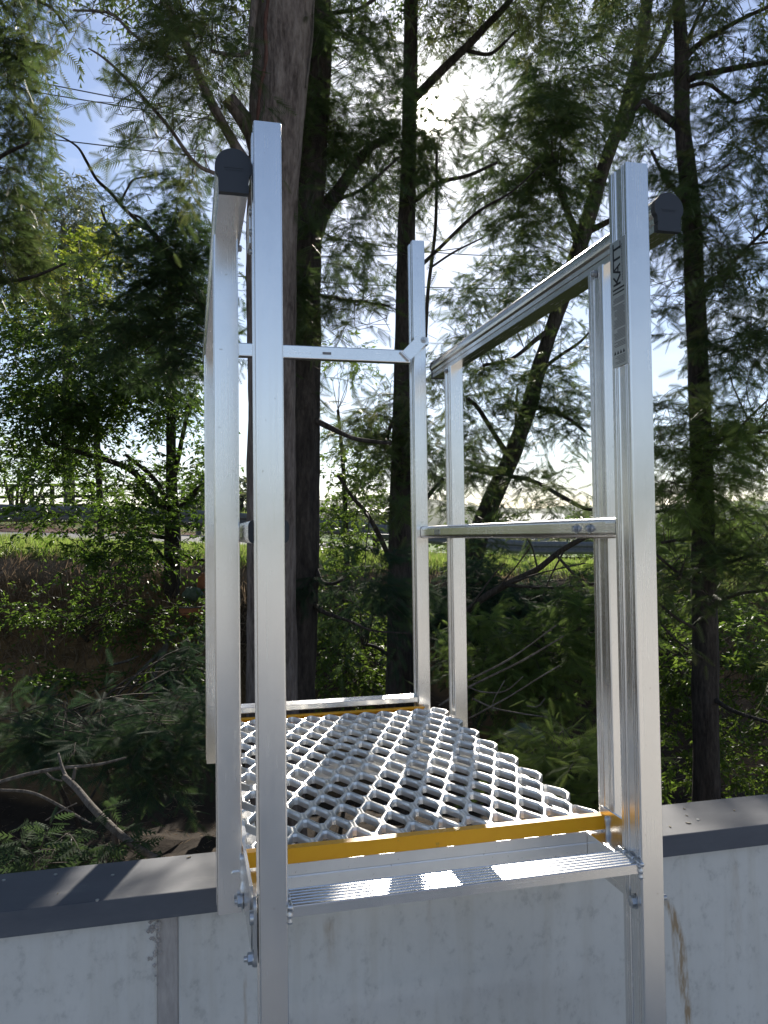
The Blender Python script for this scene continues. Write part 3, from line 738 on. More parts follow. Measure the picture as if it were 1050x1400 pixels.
def sprays(fo, S, D, L, nf, fl, tpl, droop, mi=0, side=.85, stem=True, flat=.55, rbase=None, stem_r=.0022):
    """sprays starting at S, heading D, length L; each carries nf fronds of length fl in two rows"""
    n = len(S)
    if n == 0: return
    k = 5; t = np.linspace(0, 1, k)
    g = rng.uniform(.4, 1.4, n) * droop
    def pt(tt): return S[:, None, :] + (L[:, None] * tt)[..., None] * D[:, None, :] - (g[:, None] * L[:, None] * tt ** 2)[..., None] * UP
    if stem: fo.stems(pt(np.broadcast_to(t, (n, k))), 1, stem_r)
    tt = np.sort(rng.uniform(.12, 1.0, (n, nf)), 1); tt[:, -1] = 1
    P = pt(tt).reshape(-1, 3)
    tan = nrm((D[:, None, :] - (2 * g[:, None] * tt)[..., None] * UP)).reshape(-1, 3)
    sd = nrm(np.cross(tan, UP + rng.normal(0, .25, tan.shape)))
    sg = np.where(np.arange(nf) % 2 == 0, 1, -1)[None].repeat(n, 0).reshape(-1, 1)
    X = nrm(tan * .6 + side * sg * sd + rng.normal(0, .28, P.shape) - UP * rng.uniform(0, .5, (len(P), 1)) * (.5 + droop))
    Nn = UP * flat + rng.normal(0, .45, P.shape)
    Y = nrm(np.cross(Nn, X)); Z = np.cross(X, Y)
    Lf = fl * rng.uniform(.65, 1.25, len(P))
    if rbase is None: rbase = rng.uniform(0, 1, n)
    R = np.clip(np.repeat(rbase, nf) * .7 + rng.uniform(0, .3, len(P)), 0, 1)
    fo.inst(tpl, P, X, Y, Z, Lf, R, mi)

# openings in the crowns along the sun's path, where the sunlit patches on the platform and capping show them to be
LIT = np.array([(-.30, .40, -.61), (-.22, .42, -.61), (-.10, .42, -.61), (-.06, .44, -.61), (.10, .5, -.515), (.22, .3, -.515), (.30, .60, -.515), (.36, .9, -.515), (.45, .6, -.515), (.50, .35, -.515), (.58, .7, -.515), (.60, .45, -.515), (.50, .95, -.515), (.15, .03, -.513), (.30, .03, -.513), (.48, .03, -.513), (.56, .03, -.513), (.69, .6, .57), (.69, 1.0, .57), (.2, 1.26, -.49), (.62, .2, -.53)])
def sun_mask(Q, r):
    ok = np.ones(len(Q), bool)
    for p in LIT:
        v = Q - p; t = v @ SUN; dd = np.linalg.norm(v - t[:, None] * SUN, axis=1); ok &= ~((dd < r) & (t > 0))
    return ok
class Tree:
    """root Empty > trunk, branch ..., crown (leaf sprays with their twigs)"""
    def __init__(s, name, label, cat, base, leafmat, bark, group=None):
        s.root = empty(name, tuple(base), label, cat, group); s.bark = bark; s.leafmat = leafmat; s.skel = []; s.fo = Foliage(); s.limbs = Foliage()
    def _tube(s, nm, pts, rad, ns, amp, fr, seed, sub):
        P = catmull(pts, sub); Rr = np.interp(np.linspace(0, 1, len(P)), np.linspace(0, 1, len(rad)), rad)
        b = MB(); b.tube(P, Rr, ns, 0, amp, fr, seed); o = b.build(nm, s.bark, s.root, s.root)
        s.skel.append(np.concatenate([P, Rr[:, None]], 1)); return o
    def trunk(s, px, ns=14, amp=.10, fr=3.0, seed=0., sub=10, name='trunk'):
        pts = [at(q[0], q[1], q[3]) for q in px]; rad = [q[2] * q[3] / FPX / 2 for q in px]
        return s._tube(name, pts, rad, ns, amp, fr, seed, sub)
    def branch(s, px, ns=8, amp=.08, seed=1., sub=6):
        pts = [at(q[0], q[1], q[3]) for q in px]; rad = [q[2] * q[3] / FPX / 2 for q in px]
        return s._tube('branch', pts, rad, ns, amp, 2.0, seed, sub)
    def clump(s, px, py, rx, ry, d, rd, nsub, nspr, nf=12, fl=.12, sl=(.25, .5), tpl=None, droop=.35, tight=.36, limb=True, flat=.55, mi=0, stem=True, side=.85, tone=None):
        tpl = tpl or FR_MID
        c = at(px, py, d); ax = rx * d / FPX; ay = ry * d / FPX
        u = nrm(rng.normal(0, 1, (nsub, 3))) * rng.uniform(.25, 1, (nsub, 1)) ** .5
        sub = c + u[:, :1] * ax * CAM_R + u[:, 1:2] * ay * CAM_U + u[:, 2:] * rd * FH
        sz = np.array([ax, ay, rd]) * tight
        k = rng.integers(0, nsub, nspr); g = rng.normal(0, .6, (nspr, 3))
        S = sub[k] + g[:, :1] * sz[0] * CAM_R + g[:, 1:2] * sz[1] * CAM_U + g[:, 2:] * sz[2] * FH
        D = nrm((S - c) / max(ax, ay, .1) * .55 + (S - sub[k]) / max(sz.min(), .05) * .25 + rng.normal(0, .6, S.shape) * [1, 1, .45] + UP * .1)
        L = rng.uniform(sl[0], sl[1], nspr)
        ok = sun_mask(S + D * (L * .55)[:, None], .17) | (rng.uniform(0, 1, nspr) < .12); S, D, L, k = S[ok], D[ok], L[ok], k[ok]; nspr = len(S)
        tn = rng.uniform(0, 1, nsub) if tone is None else np.clip(tone + rng.normal(0, .12, nsub), 0, 1)
        sprays(s.fo, S, D, L, nf, fl, tpl, droop, mi, rbase=np.clip(tn[k] + rng.normal(0, .14, nspr), 0, 1), flat=flat, stem=stem, side=side)
        if limb and s.skel:
            sk = np.concatenate(s.skel); ln = []
            for q in sub:
                dist = np.linalg.norm(sk[:, :3] - q, axis=1) + .35 * np.maximum(0, sk[:, 2] - q[2]); i = int(np.argmin(dist * rng.uniform(.85, 1.15, len(dist)))); a = sk[i, :3]
                m1 = a + (q - a) * .35 + UP * .10 * np.linalg.norm(q - a) + rng.normal(0, .05, 3); m2 = a + (q - a) * .7 + UP * .06 * np.linalg.norm(q - a) + rng.normal(0, .06, 3)
                ln.append(catmull([a, m1, m2, q], 4)[:13])
            ln = np.array(ln); s.fo.stems(ln, 1, np.clip(np.linalg.norm(ln[:, -1] - ln[:, 0], axis=1) * .0075, .003, .016), .002)
    def leaves(s, px, py, rx, ry, d, rd, nsub, nspr, nf=9, fl=.06, sl=(.12, .28), tpl=None, **k):
        s.clump(px, py, rx, ry, d, rd, nsub, nspr, nf, fl, sl, tpl or LEAF, **k)
    def done(s):
        if s.fo.n: s.fo.build('crown', [s.leafmat, M_TWIG], s.root)

def ground_base(px, d):
    p = at(px, 731, d); u = (p - C0) @ RH; dd = (p - C0) @ FH; return gpt(u, dd)

# ---- big grey-brown trunk behind the left stile
t = Tree('wattle_tree', 'thick grey brown trunk with a sawn-off stub and torn bark, behind the left ladder stile', 'tree', ground_base(378, 4.2), M_WATTLE, M_BARK1)
t.trunk([(395, -330, 78, 4.25), (393, -120, 82, 4.2), (390, 0, 81, 4.2), (384, 100, 77, 4.2), (377, 200, 72, 4.2), (372, 300, 68, 4.2), (371, 480, 66, 4.2), (371, 700, 65, 4.2), (372, 900, 68, 4.2), (374, 1050, 76, 4.2), (376, 1230, 96, 4.2)], 40, .07, 3.2, 2., 16)
t.branch([(362, 215, 40, 4.2), (345, 180, 27, 4.18), (328, 155, 23, 4.15), (312, 134, 21, 4.12)], 14, .08)
b = MB(); a0 = at(313, 135.5, 4.122); a1 = at(311.4, 133, 4.116); b.cyl(a0, a1 - a0, .039, .006, 14); b.build('sawn_end', M_CUT, t.root, t.root)
b = MB()                                            # a split strip of reddish inner bark down the trunk
C_ = catmull([at(370, -20, 4.06), at(363, 30, 4.055), at(364, 80, 4.05), at(356, 120, 4.055), at(352, 165, 4.06)], 8)
b.tube(C_, [.006 + .006 * abs(math.sin(i * .7)) for i in range(len(C_))], 6, 0, .3, 3); b.build('torn_bark', rough_mat('inner_bark', (.06, .026, .02), (.13, .065, .05), 30), t.root, t.root)
b = MB(); C_ = catmull([at(429, -30, 4.16), at(428, 40, 4.155), at(424, 80, 4.15), at(418, 120, 4.15)], 6)
b.tube(C_, [.004] * len(C_), 5, 0, .2, 3); b.build('bark_strip', M_DEAD, t.root, t.root)
t.branch([(350, 232, 14, 4.15), (330, 212, 14, 4.1), (300, 160, 13, 4.0), (275, 110, 12, 3.9), (252, 55, 11, 3.85), (235, 20, 11, 3.8), (215, -40, 9, 3.7)])
t.branch([(345, 262, 8, 4.15), (300, 240, 6, 4.0), (266, 222, 6, 3.9), (232, 175, 5, 3.8), (200, 138, 5, 3.7), (165, 100, 4, 3.6), (140, 78, 3, 3.6), (121, 66, 2, 3.6)])
t.branch([(248, 86, 6, 3.9), (215, 70, 5, 3.85), (180, 45, 4, 3.8), (150, 18, 4, 3.8), (100, 14, 3, 3.8)])
t.branch([(352, -30, 12, 4.1), (345, 30, 10, 4.0), (340, 70, 7, 3.95), (315, 75, 6, 3.9), (290, 70, 5, 3.8)])
for a in ((285, 40, 42, 40, 3.9, .5, 14, 46), (275, 105, 36, 34, 3.85, .4, 12, 34), (165, 140, 20, 10, 3.75, .2, 3, 4), (212, 180, 24, 16, 3.8, .2, 4, 8), (140, 24, 40, 14, 3.8, .3, 5, 6), (320, 15, 40, 45, 4.3, .4, 8, 36), (250, 185, 24, 16, 3.9, .3, 4, 8)):
    t.clump(*a, nf=11, fl=.115, sl=(.18, .4), tpl=FR_HI, droop=.7)
t.clump(300, -330, 330, 260, 4.8, 1.6, 46, 420, nf=10, fl=.13, tpl=FR_LO, droop=.6)
t.done()

# ---- darker forked trunk just behind it
t = Tree('wattle_tree', 'dark trunk with a rising side limb, close right of the thick grey brown trunk', 'tree', ground_base(416, 4.9), M_WATTLE, M_BARK2)
t.trunk([(436, -300, 38, 4.9), (433, -40, 40, 4.9), (432, 60, 40, 4.9), (428, 160, 40, 4.9), (424, 260, 42, 4.9), (421, 330, 40, 4.9), (420, 420, 36, 4.85), (419, 560, 37, 4.8), (417, 700, 40, 4.75), (414, 820, 44, 4.7), (408, 930, 46, 4.7), (402, 1080, 56, 4.7)], 22, .10, 3.0, 5., 12)
t.branch([(430, 320, 26, 4.9), (445, 285, 22, 4.95), (465, 258, 18, 5.05), (482, 232, 15, 5.15), (506, 202, 12, 5.3), (540, 184, 10, 5.5)], 10)
t.branch([(442, 285, 6, 4.95), (470, 270, 5, 5.0), (500, 255, 5, 5.1), (545, 215, 4, 5.3)])
t.branch([(432, 30, 7, 4.8), (455, 18, 6, 4.75), (490, 12, 5, 4.7), (525, -10, 5, 4.7)])
t.branch([(432, 575, 9, 4.75), (452, 585, 8, 4.7), (480, 598, 6, 4.7), (505, 603, 6, 4.7), (535, 606, 5, 4.7)])
t.branch([(432, 778, 7, 4.7), (440, 795, 6, 4.6), (455, 798, 5, 4.5), (470, 792, 3, 4.4)])
t.branch([(428, 825, 7, 4.65), (445, 838, 6, 4.6), (480, 850, 4, 4.5), (510, 862, 3, 4.5), (560, 866, 2, 4.5)])
t.branch([(440, 405, 6, 4.8), (470, 410, 5, 4.7), (500, 413, 4, 4.6), (530, 418, 3, 4.5)])
for a in ((470, 110, 50, 80, 4.9, .5, 14, 90), (490, 170, 55, 40, 5.1, .4, 12, 80), (440, 210, 30, 80, 4.7, .3, 10, 50), (470, 300, 30, 40, 4.8, .3, 7, 26), (425, 380, 26, 70, 4.65, .25, 9, 36), (470, 440, 45, 40, 4.7, .3, 9, 40), (520, 430, 35, 25, 4.8, .3, 6, 26), (425, 510, 18, 30, 4.6, .2, 4, 14)):
    t.clump(*a, nf=11, fl=.12, sl=(.2, .42), tpl=FR_HI, droop=.55, tone=.35)
t.clump(520, -290, 240, 240, 5.3, 1.2, 34, 300, nf=10, fl=.13, tpl=FR_LO, droop=.6)
t.done()

# ---- slim dark trunk in the middle, in front of the sun
t = Tree('wattle_tree', 'slim dark straight trunk left of the rear ladder post, the sun shining beside it', 'tree', ground_base(545, 6), M_WATTLE, M_BARK2)
t.trunk([(566, -280, 15, 6), (563, -40, 18, 6), (562, 60, 19, 6), (559, 200, 21, 6), (556, 300, 23, 6), (554, 400, 25, 6), (552, 520, 27, 6), (549, 650, 31, 6), (547, 800, 34, 6), (546, 950, 37, 6), (545, 1120, 46, 6)], 18, .09, 3., 8., 12)
t.branch([(566, 135, 13, 6), (600, 100, 12, 5.9), (640, 62, 11, 5.8), (668, 32, 10, 5.7), (694, 5, 9, 5.6), (715, -30, 8, 5.6)])
t.branch([(634, 68, 6, 5.83), (668, 74, 5, 5.7), (690, 58, 4, 5.6), (705, 42, 3, 5.6)])
t.branch([(566, 275, 7, 6), (600, 250, 6, 5.9), (640, 240, 5, 5.8), (680, 222, 4, 5.7)])
t.branch([(568, 370, 6, 5.9), (600, 340, 5, 5.8), (636, 305, 5, 5.7), (660, 285, 4, 5.6), (700, 262, 3, 5.5), (740, 225, 2, 5.5)])
t.branch([(597, 200, 4, 5.9), (596, 300, 5, 5.9), (590, 358, 5, 5.9), (585, 400, 5, 5.9), (581, 470, 6, 5.95)])
t.branch([(590, 365, 3, 5.9), (620, 345, 3, 5.8), (660, 325, 2, 5.7)])
t.branch([(545, 560, 7, 6), (535, 580, 6, 5.8), (525, 610, 4, 5.7)])
t.branch([(535, 770, 7, 5.9), (520, 735, 7, 5.8), (500, 700, 6, 5.7), (482, 680, 5, 5.6), (462, 650, 4, 5.5)])
t.branch([(570, 700, 8, 6), (590, 672, 6, 5.9), (606, 655, 5, 5.8)])
t.branch([(536, 900, 6, 5.9), (515, 885, 5, 5.8), (495, 880, 4, 5.6)])
for a in ((592, 22, 34, 30, 5.8, .5, 10, 34), (585, 160, 35, 50, 5.9, .4, 9, 46), (530, 215, 30, 30, 5.8, .4, 7, 40), (620, 215, 40, 35, 5.9, .3, 7, 18), (595, 285, 30, 40, 5.9, .3, 6, 18), (520, 560, 45, 45, 5.6, .4, 10, 60), (540, 640, 30, 40, 5.6, .3, 7, 34), (590, 560, 25, 120, 6.2, .3, 12, 46), (530, 350, 30, 30, 5.8, .3, 5, 12), (665, 10, 60, 25, 5.6, .4, 8, 40)):
    t.clump(*a, nf=11, fl=.125, sl=(.2, .45), tpl=FR_MID, droop=.5)
t.clump(505, 812, 55, 40, 4.9, .3, 8, 60, nf=12, fl=.13, sl=(.2, .4), tpl=FR_HI, droop=.5, mi=2)
t.clump(620, -260, 200, 200, 6.3, 1.2, 24, 240, nf=10, fl=.14, tpl=FR_LO, droop=.5)
t.fo.build('crown', [M_WATTLE, M_TWIG, M_FERN], t.root)

# ---- leaning tree on the far bank, seen through the right guard rails
t = Tree('wattle_tree', 'leaning mossy trunk seen through the right guard rails, slanting up to the right', 'tree', ground_base(645, 9), M_WATTLE, M_BARK3)
t.trunk([(630, 830, 30, 9), (645, 770, 28, 9), (662, 712, 26, 9), (680, 668, 24, 9), (700, 622, 23, 9), (722, 560, 22, 9), (737, 505, 21, 9), (752, 455, 20, 9), (772, 400, 20, 9), (790, 345, 22, 9), (808, 285, 20, 9), (822, 240, 18, 9), (836, 200, 17, 9), (850, 165, 18, 9), (868, 100, 17, 9), (880, 40, 16, 9), (890, -60, 14, 9), (905, -200, 10, 9)], 16, .14, 3., 12., 8)
t.branch([(792, 345, 15, 9), (786, 315, 11, 9), (774, 285, 9, 8.9), (766, 262, 7, 8.8), (757, 245, 5, 8.7)])
t.branch([(788, 325, 6, 9), (800, 290, 6, 8.9), (808, 262, 5, 8.8), (815, 230, 4, 8.8)])
t.branch([(806, 315, 10, 9), (825, 306, 8, 8.9), (850, 292, 7, 8.8), (880, 270, 5, 8.7)])
t.branch([(868, 105, 12, 9), (888, 105, 9, 9), (925, 100, 7, 9)])
t.branch([(850, 190, 10, 9), (862, 165, 9, 9), (868, 140, 8, 9), (882, 110, 7, 9)])
t.branch([(860, 130, 10, 9), (880, 95, 9, 9), (905, 60, 8, 9), (930, -20, 7, 9)])
t.branch([(752, 450, 8, 9), (732, 465, 7, 8.9), (700, 490, 5, 8.8), (660, 500, 4, 8.7)])
t.branch([(735, 510, 6, 9), (760, 490, 5, 8.9), (790, 470, 4, 8.8), (805, 455, 3, 8.8)])
t.branch([(730, 555, 7, 9), (770, 568, 6, 8.8), (800, 590, 4, 8.6)])
t.branch([(700, 630, 9, 9), (680, 600, 7, 8.8), (655, 560, 6, 8.6), (640, 545, 5, 8.5)])
t.branch([(686, 650, 8, 9), (660, 645, 6, 8.8), (635, 640, 5, 8.6)])
t.branch([(690, 650, 7, 9), (730, 658, 6, 8.8), (770, 680, 6, 8.6), (800, 695, 5, 8.5), (840, 700, 4, 8.4)])
t.branch([(706, 605, 4, 9), (705, 560, 4, 9), (708, 530, 3, 9)])
for a in ((760, 150, 60, 50, 8.6, .9, 20, 130), (715, 235, 58, 44, 8.5, .8, 18, 120), (770, 60, 80, 60, 8.8, 1., 20, 150), (790, 200, 45, 60, 8.8, .7, 12, 80), (740, 300, 60, 45, 8.6, .6, 12, 80), (665, 205, 22, 30, 8.6, .5, 5, 16),
          (655, 400, 50, 35, 8.6, .5, 10, 56), (690, 350, 50, 35, 8.7, .5, 9, 50), (840, 60, 50, 60, 9, .8, 10, 60), (870, 170, 35, 60, 9, .6, 8, 40),
          (700, 520, 55, 35, 8.8, .5, 10, 70), (660, 590, 40, 35, 8.6, .5, 9, 54), (770, 500, 35, 40, 8.8, .4, 8, 44), (785, 600, 30, 45, 8.6, .4, 8, 34), (640, 660, 30, 30, 8.5, .4, 6, 30), (760, 660, 50, 18, 8.6, .4, 6, 26), (720, 690, 30, 14, 8.6, .3, 4, 14), (650, 500, 30, 40, 8.7, .4, 7, 36), (750, 420, 40, 30, 8.8, .4, 6, 24), (640, 720, 25, 30, 8.4, .3, 5, 22)):
    t.clump(*a, nf=12, fl=.15, sl=(.28, .6), tpl=FR_MID, droop=.45, tone=.45)
t.clump(780, -220, 260, 190, 9, 1.6, 28, 260, nf=10, fl=.18, sl=(.3, .7), tpl=FR_LO, droop=.5)
t.done()

# ---- right hand tree beyond the wall
t = Tree('wattle_tree', 'slender dark trunk with feathery side branches, right of the right ladder stile', 'tree', ground_base(966, 4.6), M_WATTLE, M_BARK2)
t.trunk([(924, -260, 13, 4.6), (927, -40, 16, 4.6), (931, 60, 18, 4.6), (932, 110, 21, 4.6), (933, 170, 20, 4.6), (938, 220, 23, 4.6), (945, 290, 25, 4.6), (950, 400, 27, 4.6), (954, 500, 27, 4.6), (958, 600, 28, 4.6), (961, 700, 30, 4.6), (963, 800, 33, 4.6), (965, 900, 34, 4.6), (965, 1000, 35, 4.6), (966, 1110, 38, 4.6), (968, 1240, 48, 4.6)], 20, .11, 3., 16., 12)
for q in ([(934, 112, 9, 4.6), (960, 102, 8, 4.5), (1000, 94, 8, 4.4), (1050, 85, 7, 4.3), (1090, 78, 6, 4.2)], [(934, 85, 9, 4.6), (950, 65, 8, 4.6), (975, 48, 8, 4.5), (1010, 28, 6, 4.4), (1060, 5, 5, 4.3)],
          [(932, 178, 14, 4.6), (908, 158, 11, 4.6), (890, 146, 9, 4.6), (880, 138, 7, 4.6), (868, 150, 5, 4.6)], [(934, 72, 7, 4.6), (945, 45, 6, 4.6), (958, 15, 5, 4.6), (975, -20, 4, 4.6)],
          [(937, 120, 6, 4.6), (965, 114, 5, 4.5), (990, 130, 5, 4.5), (1010, 140, 4, 4.4), (1040, 120, 3, 4.4)], [(958, 400, 6, 4.6), (985, 375, 5, 4.5), (1020, 340, 5, 4.4), (1060, 300, 4, 4.3)],
          [(958, 620, 6, 4.6), (990, 600, 5, 4.4), (1040, 590, 4, 4.2)], [(948, 705, 8, 4.6), (930, 700, 6, 4.5), (912, 698, 5, 4.4), (895, 700, 4, 4.4)], [(955, 735, 6, 4.5), (930, 738, 5, 4.4), (905, 742, 4, 4.3)],
          [(970, 840, 7, 4.6), (985, 822, 6, 4.5), (1010, 812, 5, 4.4), (1055, 806, 4, 4.3)], [(974, 950, 8, 4.6), (985, 962, 7, 4.5), (1010, 975, 6, 4.4), (1060, 990, 5, 4.2)], [(970, 775, 6, 4.6), (1000, 768, 5, 4.4), (1050, 750, 4, 4.2)],
          [(955, 800, 5, 4.5), (930, 785, 4, 4.4), (905, 765, 4, 4.3), (885, 745, 3, 4.3)], [(952, 860, 5, 4.5), (925, 845, 4, 4.4), (900, 825, 4, 4.4)], [(960, 900, 4, 4.5), (930, 880, 3, 4.4), (905, 855, 3, 4.3)], [(945, 300, 7, 4.6), (930, 270, 6, 4.6), (905, 235, 5, 4.6), (890, 205, 4, 4.6)]):
    t.branch(q)
for a in ((1000, 30, 60, 45, 4.4, .5, 12, 60), (1025, 170, 45, 60, 4.3, .4, 11, 60), (985, 240, 40, 40, 4.5, .4, 8, 44), (1010, 320, 50, 60, 4.3, .4, 13, 90), (1020, 430, 45, 60, 4.2, .4, 12, 84), (905, 400, 30, 25, 4.5, .3, 5, 18), (920, 480, 40, 18, 4.6, .25, 4, 10),
          (900, 90, 40, 50, 4.7, .3, 7, 26), (910, 270, 25, 60, 4.7, .25, 7, 30), (915, 560, 30, 20, 4.4, .2, 4, 16), (1030, 790, 40, 35, 4.2, .3, 7, 36), (915, 790, 30, 40, 4.4, .3, 6, 26)):
    t.clump(*a, nf=12, fl=.10, sl=(.16, .38), tpl=FR_HI, droop=.45)
for a in ((940, 605, 42, 30, 4.3, .35, 12, 56), (1000, 600, 52, 44, 4.3, .45, 14, 66), (925, 680, 38, 36, 4.3, .35, 10, 40), (1010, 700, 48, 36, 4.2, .4, 11, 46), (1040, 560, 28, 36, 4.1, .3, 6, 22), (960, 650, 30, 30, 4.25, .3, 7, 26)):
    t.clump(*a, nf=12, fl=.10, sl=(.16, .36), tpl=FR_HI, droop=.45, tone=.7, mi=2)  # this part of the crown takes the leaf colour with sunlight painted in
t.clump(1000, -230, 260, 200, 4.8, 1.3, 28, 260, nf=10, fl=.12, tpl=FR_LO, droop=.5)
t.clump(1180, 350, 110, 400, 4.4, .8, 24, 220, nf=10, fl=.12, tpl=FR_LO, droop=.5)
t.fo.build('crown', [M_WATTLE, M_TWIG, M_SUNLIT], t.root)

# ---- broad-leaved tree on the far bank, left
t = Tree('broadleaf_tree', 'broad-leaved tree on the far bank at left, trunk forking into arching limbs above the grass', 'tree', ground_base(236, 9.6), M_BROAD, M_BARK2)
t.trunk([(233, 985, 28, 9.6), (233, 900, 26, 9.6), (235, 800, 23, 9.6), (236, 735, 22, 9.6), (235, 690, 18, 9.6), (234, 620, 13, 9.6), (234, 560, 12, 9.6), (236, 480, 11, 9.6), (232, 420, 9, 9.6), (236, 360, 6, 9.6)], 16, .10, 3., 21., 10)
for q in ([(232, 705, 13, 9.6), (218, 688, 11, 9.5), (200, 665, 10, 9.4), (182, 645, 9, 9.3), (155, 632, 8, 9.2), (120, 622, 7, 9.0), (95, 614, 6, 8.9), (62, 606, 5, 8.8)], [(230, 690, 8, 9.6), (215, 660, 7, 9.5), (195, 640, 6, 9.4), (172, 622, 5, 9.4)], [(240, 700, 10, 9.6), (256, 686, 9, 9.6), (272, 668, 8, 9.5), (295, 655, 6, 9.5)],
          [(238, 650, 8, 9.6), (246, 615, 7, 9.6), (253, 580, 6, 9.6), (262, 540, 5, 9.6)], [(234, 540, 6, 9.6), (215, 490, 5, 9.5), (185, 450, 4, 9.4)], [(226, 735, 6, 9.6), (200, 732, 5, 9.4), (160, 735, 4, 9.3)], [(228, 770, 5, 9.6), (205, 742, 5, 9.4), (180, 755, 4, 9.3), (155, 778, 4, 9.2), (130, 768, 3, 9.1)], [(243, 750, 6, 9.6), (262, 762, 5, 9.5), (290, 768, 4, 9.4)]):
    t.branch(q)
for a in ((110, 500, 110, 65, 9.2, 1.1, 30, 760), (220, 430, 70, 75, 9.4, .9, 20, 460), (60, 580, 85, 45, 8.9, .8, 18, 460), (180, 560, 75, 45, 9.2, .8, 16, 360), (120, 690, 75, 45, 8.9, .7, 15, 280), (190, 740, 55, 55, 8.9, .6, 13, 190), (275, 620, 30, 70, 9.5, .5, 9, 110), (255, 540, 35, 60, 9.5, .5, 8, 100), (60, 430, 80, 65, 9.3, .8, 16, 330), (110, 780, 50, 25, 8.6, .4, 6, 40), (265, 720, 25, 50, 9.3, .4, 6, 60), (150, 620, 60, 25, 9.0, .5, 6, 60)):
    t.leaves(*a, nf=11, fl=.075, sl=(.18, .42), droop=.35, flat=.25, tone=.2)
t.done()
t = Tree('young_tree', 'small yellow green sunlit tree between the grey green gum and the broad-leaved tree', 'tree', ground_base(120, 11), M_LIME, M_BARK2)
t.trunk([(140, 800, 10, 11), (135, 650, 9, 11), (125, 500, 8, 11), (112, 400, 6, 11), (105, 330, 4, 11)], 8, .08)
for a in ((105, 385, 45, 45, 11, .5, 10, 130), (140, 330, 25, 30, 11, .4, 6, 50), (40, 420, 30, 30, 11, .4, 6, 60), (90, 440, 50, 30, 11, .5, 6, 50)): t.leaves(*a, nf=10, fl=.095, sl=(.2, .42), droop=.4, flat=.2)
t.done()

# ---- feathery tree at the left edge
t = Tree('wattle_tree', 'feathery olive green wattle filling the upper left edge beside the blue sky', 'tree', ground_base(-95, 5.4), M_WATTLE, M_BARK2)
t.trunk([(-90, 1150, 44, 5.4), (-92, 800, 38, 5.4), (-85, 500, 32, 5.4), (-80, 250, 28, 5.4), (-75, 0, 24, 5.4), (-80, -300, 16, 5.4)], 14, .1)
t.branch([(-80, 300, 12, 5.4), (-40, 250, 9, 5.3), (0, 215, 6, 5.2), (40, 195, 4, 5.1)]); t.branch([(-78, 120, 12, 5.4), (-30, 90, 9, 5.3), (10, 75, 6, 5.2), (50, 100, 4, 5.1)]); t.branch([(-80, 430, 12, 5.4), (-20, 390, 8, 5.3), (40, 380, 5, 5.2), (90, 360, 3, 5.2)])
t.branch([(20, -10, 6, 5.2), (50, 0, 5, 5.2), (75, 15, 4, 5.2), (95, 45, 2, 5.2)])
for a in ((-8, 30, 24, 45, 5.2, .5, 12, 70), (-14, 110, 26, 35, 5.2, .5, 12, 60), (-32, 200, 28, 55, 5.3, .5, 13, 80), (-30, 290, 32, 45, 5.3, .5, 12, 70), (5, 345, 32, 22, 5.3, .5, 9, 34), (80, 30, 12, 14, 5.1, .2, 3, 4), (-60, 150, 50, 260, 5.4, .6, 14, 120)):
    t.clump(*a, nf=12, fl=.12, sl=(.2, .42), tpl=FR_MID, droop=.5, tone=.5)
t.clump(-120, -250, 260, 220, 5.8, 1.3, 24, 220, nf=10, fl=.14, tpl=FR_LO, droop=.5)
t.branch([(-85, 420, 16, 5.4), (-250, 330, 14, 5.3), (-480, 260, 10, 5.2), (-700, 200, 6, 5.0)]); t.branch([(-88, 640, 16, 5.4), (-300, 560, 12, 5.3), (-560, 520, 8, 5.2)])  # limbs and crown beyond the left edge, added to darken the stile's reflection
for a in ((-330, 150, 170, 300, 5.6, 1.0, 26, 330), (-620, 200, 170, 330, 5.4, 1.0, 26, 330), (-850, 300, 150, 330, 4.8, .8, 20, 240), (-400, 560, 200, 160, 5.2, .8, 16, 200)):
    t.clump(*a, nf=10, fl=.17, sl=(.3, .6), tpl=FR_LO, droop=.5, tone=.3)
t.done()
# ---- wattle crown behind the left handrail
t = Tree('wattle_tree', 'dark green wattle behind the left guard posts, a bare twig reaching over the sky', 'tree', ground_base(310, 6.6), M_FERN, M_BARK2)
t.trunk([(318, 1060, 26, 6.6), (312, 800, 22, 6.6), (306, 600, 18, 6.6), (296, 480, 14, 6.6), (280, 420, 11, 6.5), (255, 385, 9, 6.4), (232, 350, 8, 6.3)], 10, .1)
t.branch([(232, 352, 8, 6.3), (213, 322, 7, 6.2), (195, 308, 6, 6.2), (170, 285, 5, 6.1), (150, 262, 5, 6.1), (132, 245, 4, 6.0), (118, 220, 4, 6.0), (105, 200, 3, 6.0), (78, 184, 2, 6.0), (38, 165, 2, 6.0)])
t.branch([(163, 280, 4, 6.1), (172, 262, 3, 6.1), (182, 246, 3, 6.1), (200, 242, 2, 6.1)])
t.branch([(215, 328, 5, 6.2), (195, 300, 4, 6.2), (176, 292, 3, 6.2)])
t.branch([(170, 340, 5, 6.5), (158, 320, 5, 6.5), (146, 305, 4, 6.5), (138, 285, 3, 6.5)])
for a in ((245, 300, 42, 40, 6.4, .6, 14, 70), (215, 370, 42, 40, 6.4, .6, 13, 70), (260, 400, 30, 55, 6.5, .6, 11, 60), (170, 400, 36, 34, 6.5, .5, 8, 40), (225, 250, 30, 20, 6.3, .3, 4, 14), (195, 460, 60, 40, 6.6, .5, 10, 80), (265, 480, 25, 50, 6.5, .4, 7, 50), (110, 470, 50, 25, 6.6, .5, 7, 30)):
    t.clump(*a, nf=12, fl=.13, sl=(.22, .45), tpl=FR_MID, droop=.4, tone=.85)
t.done()
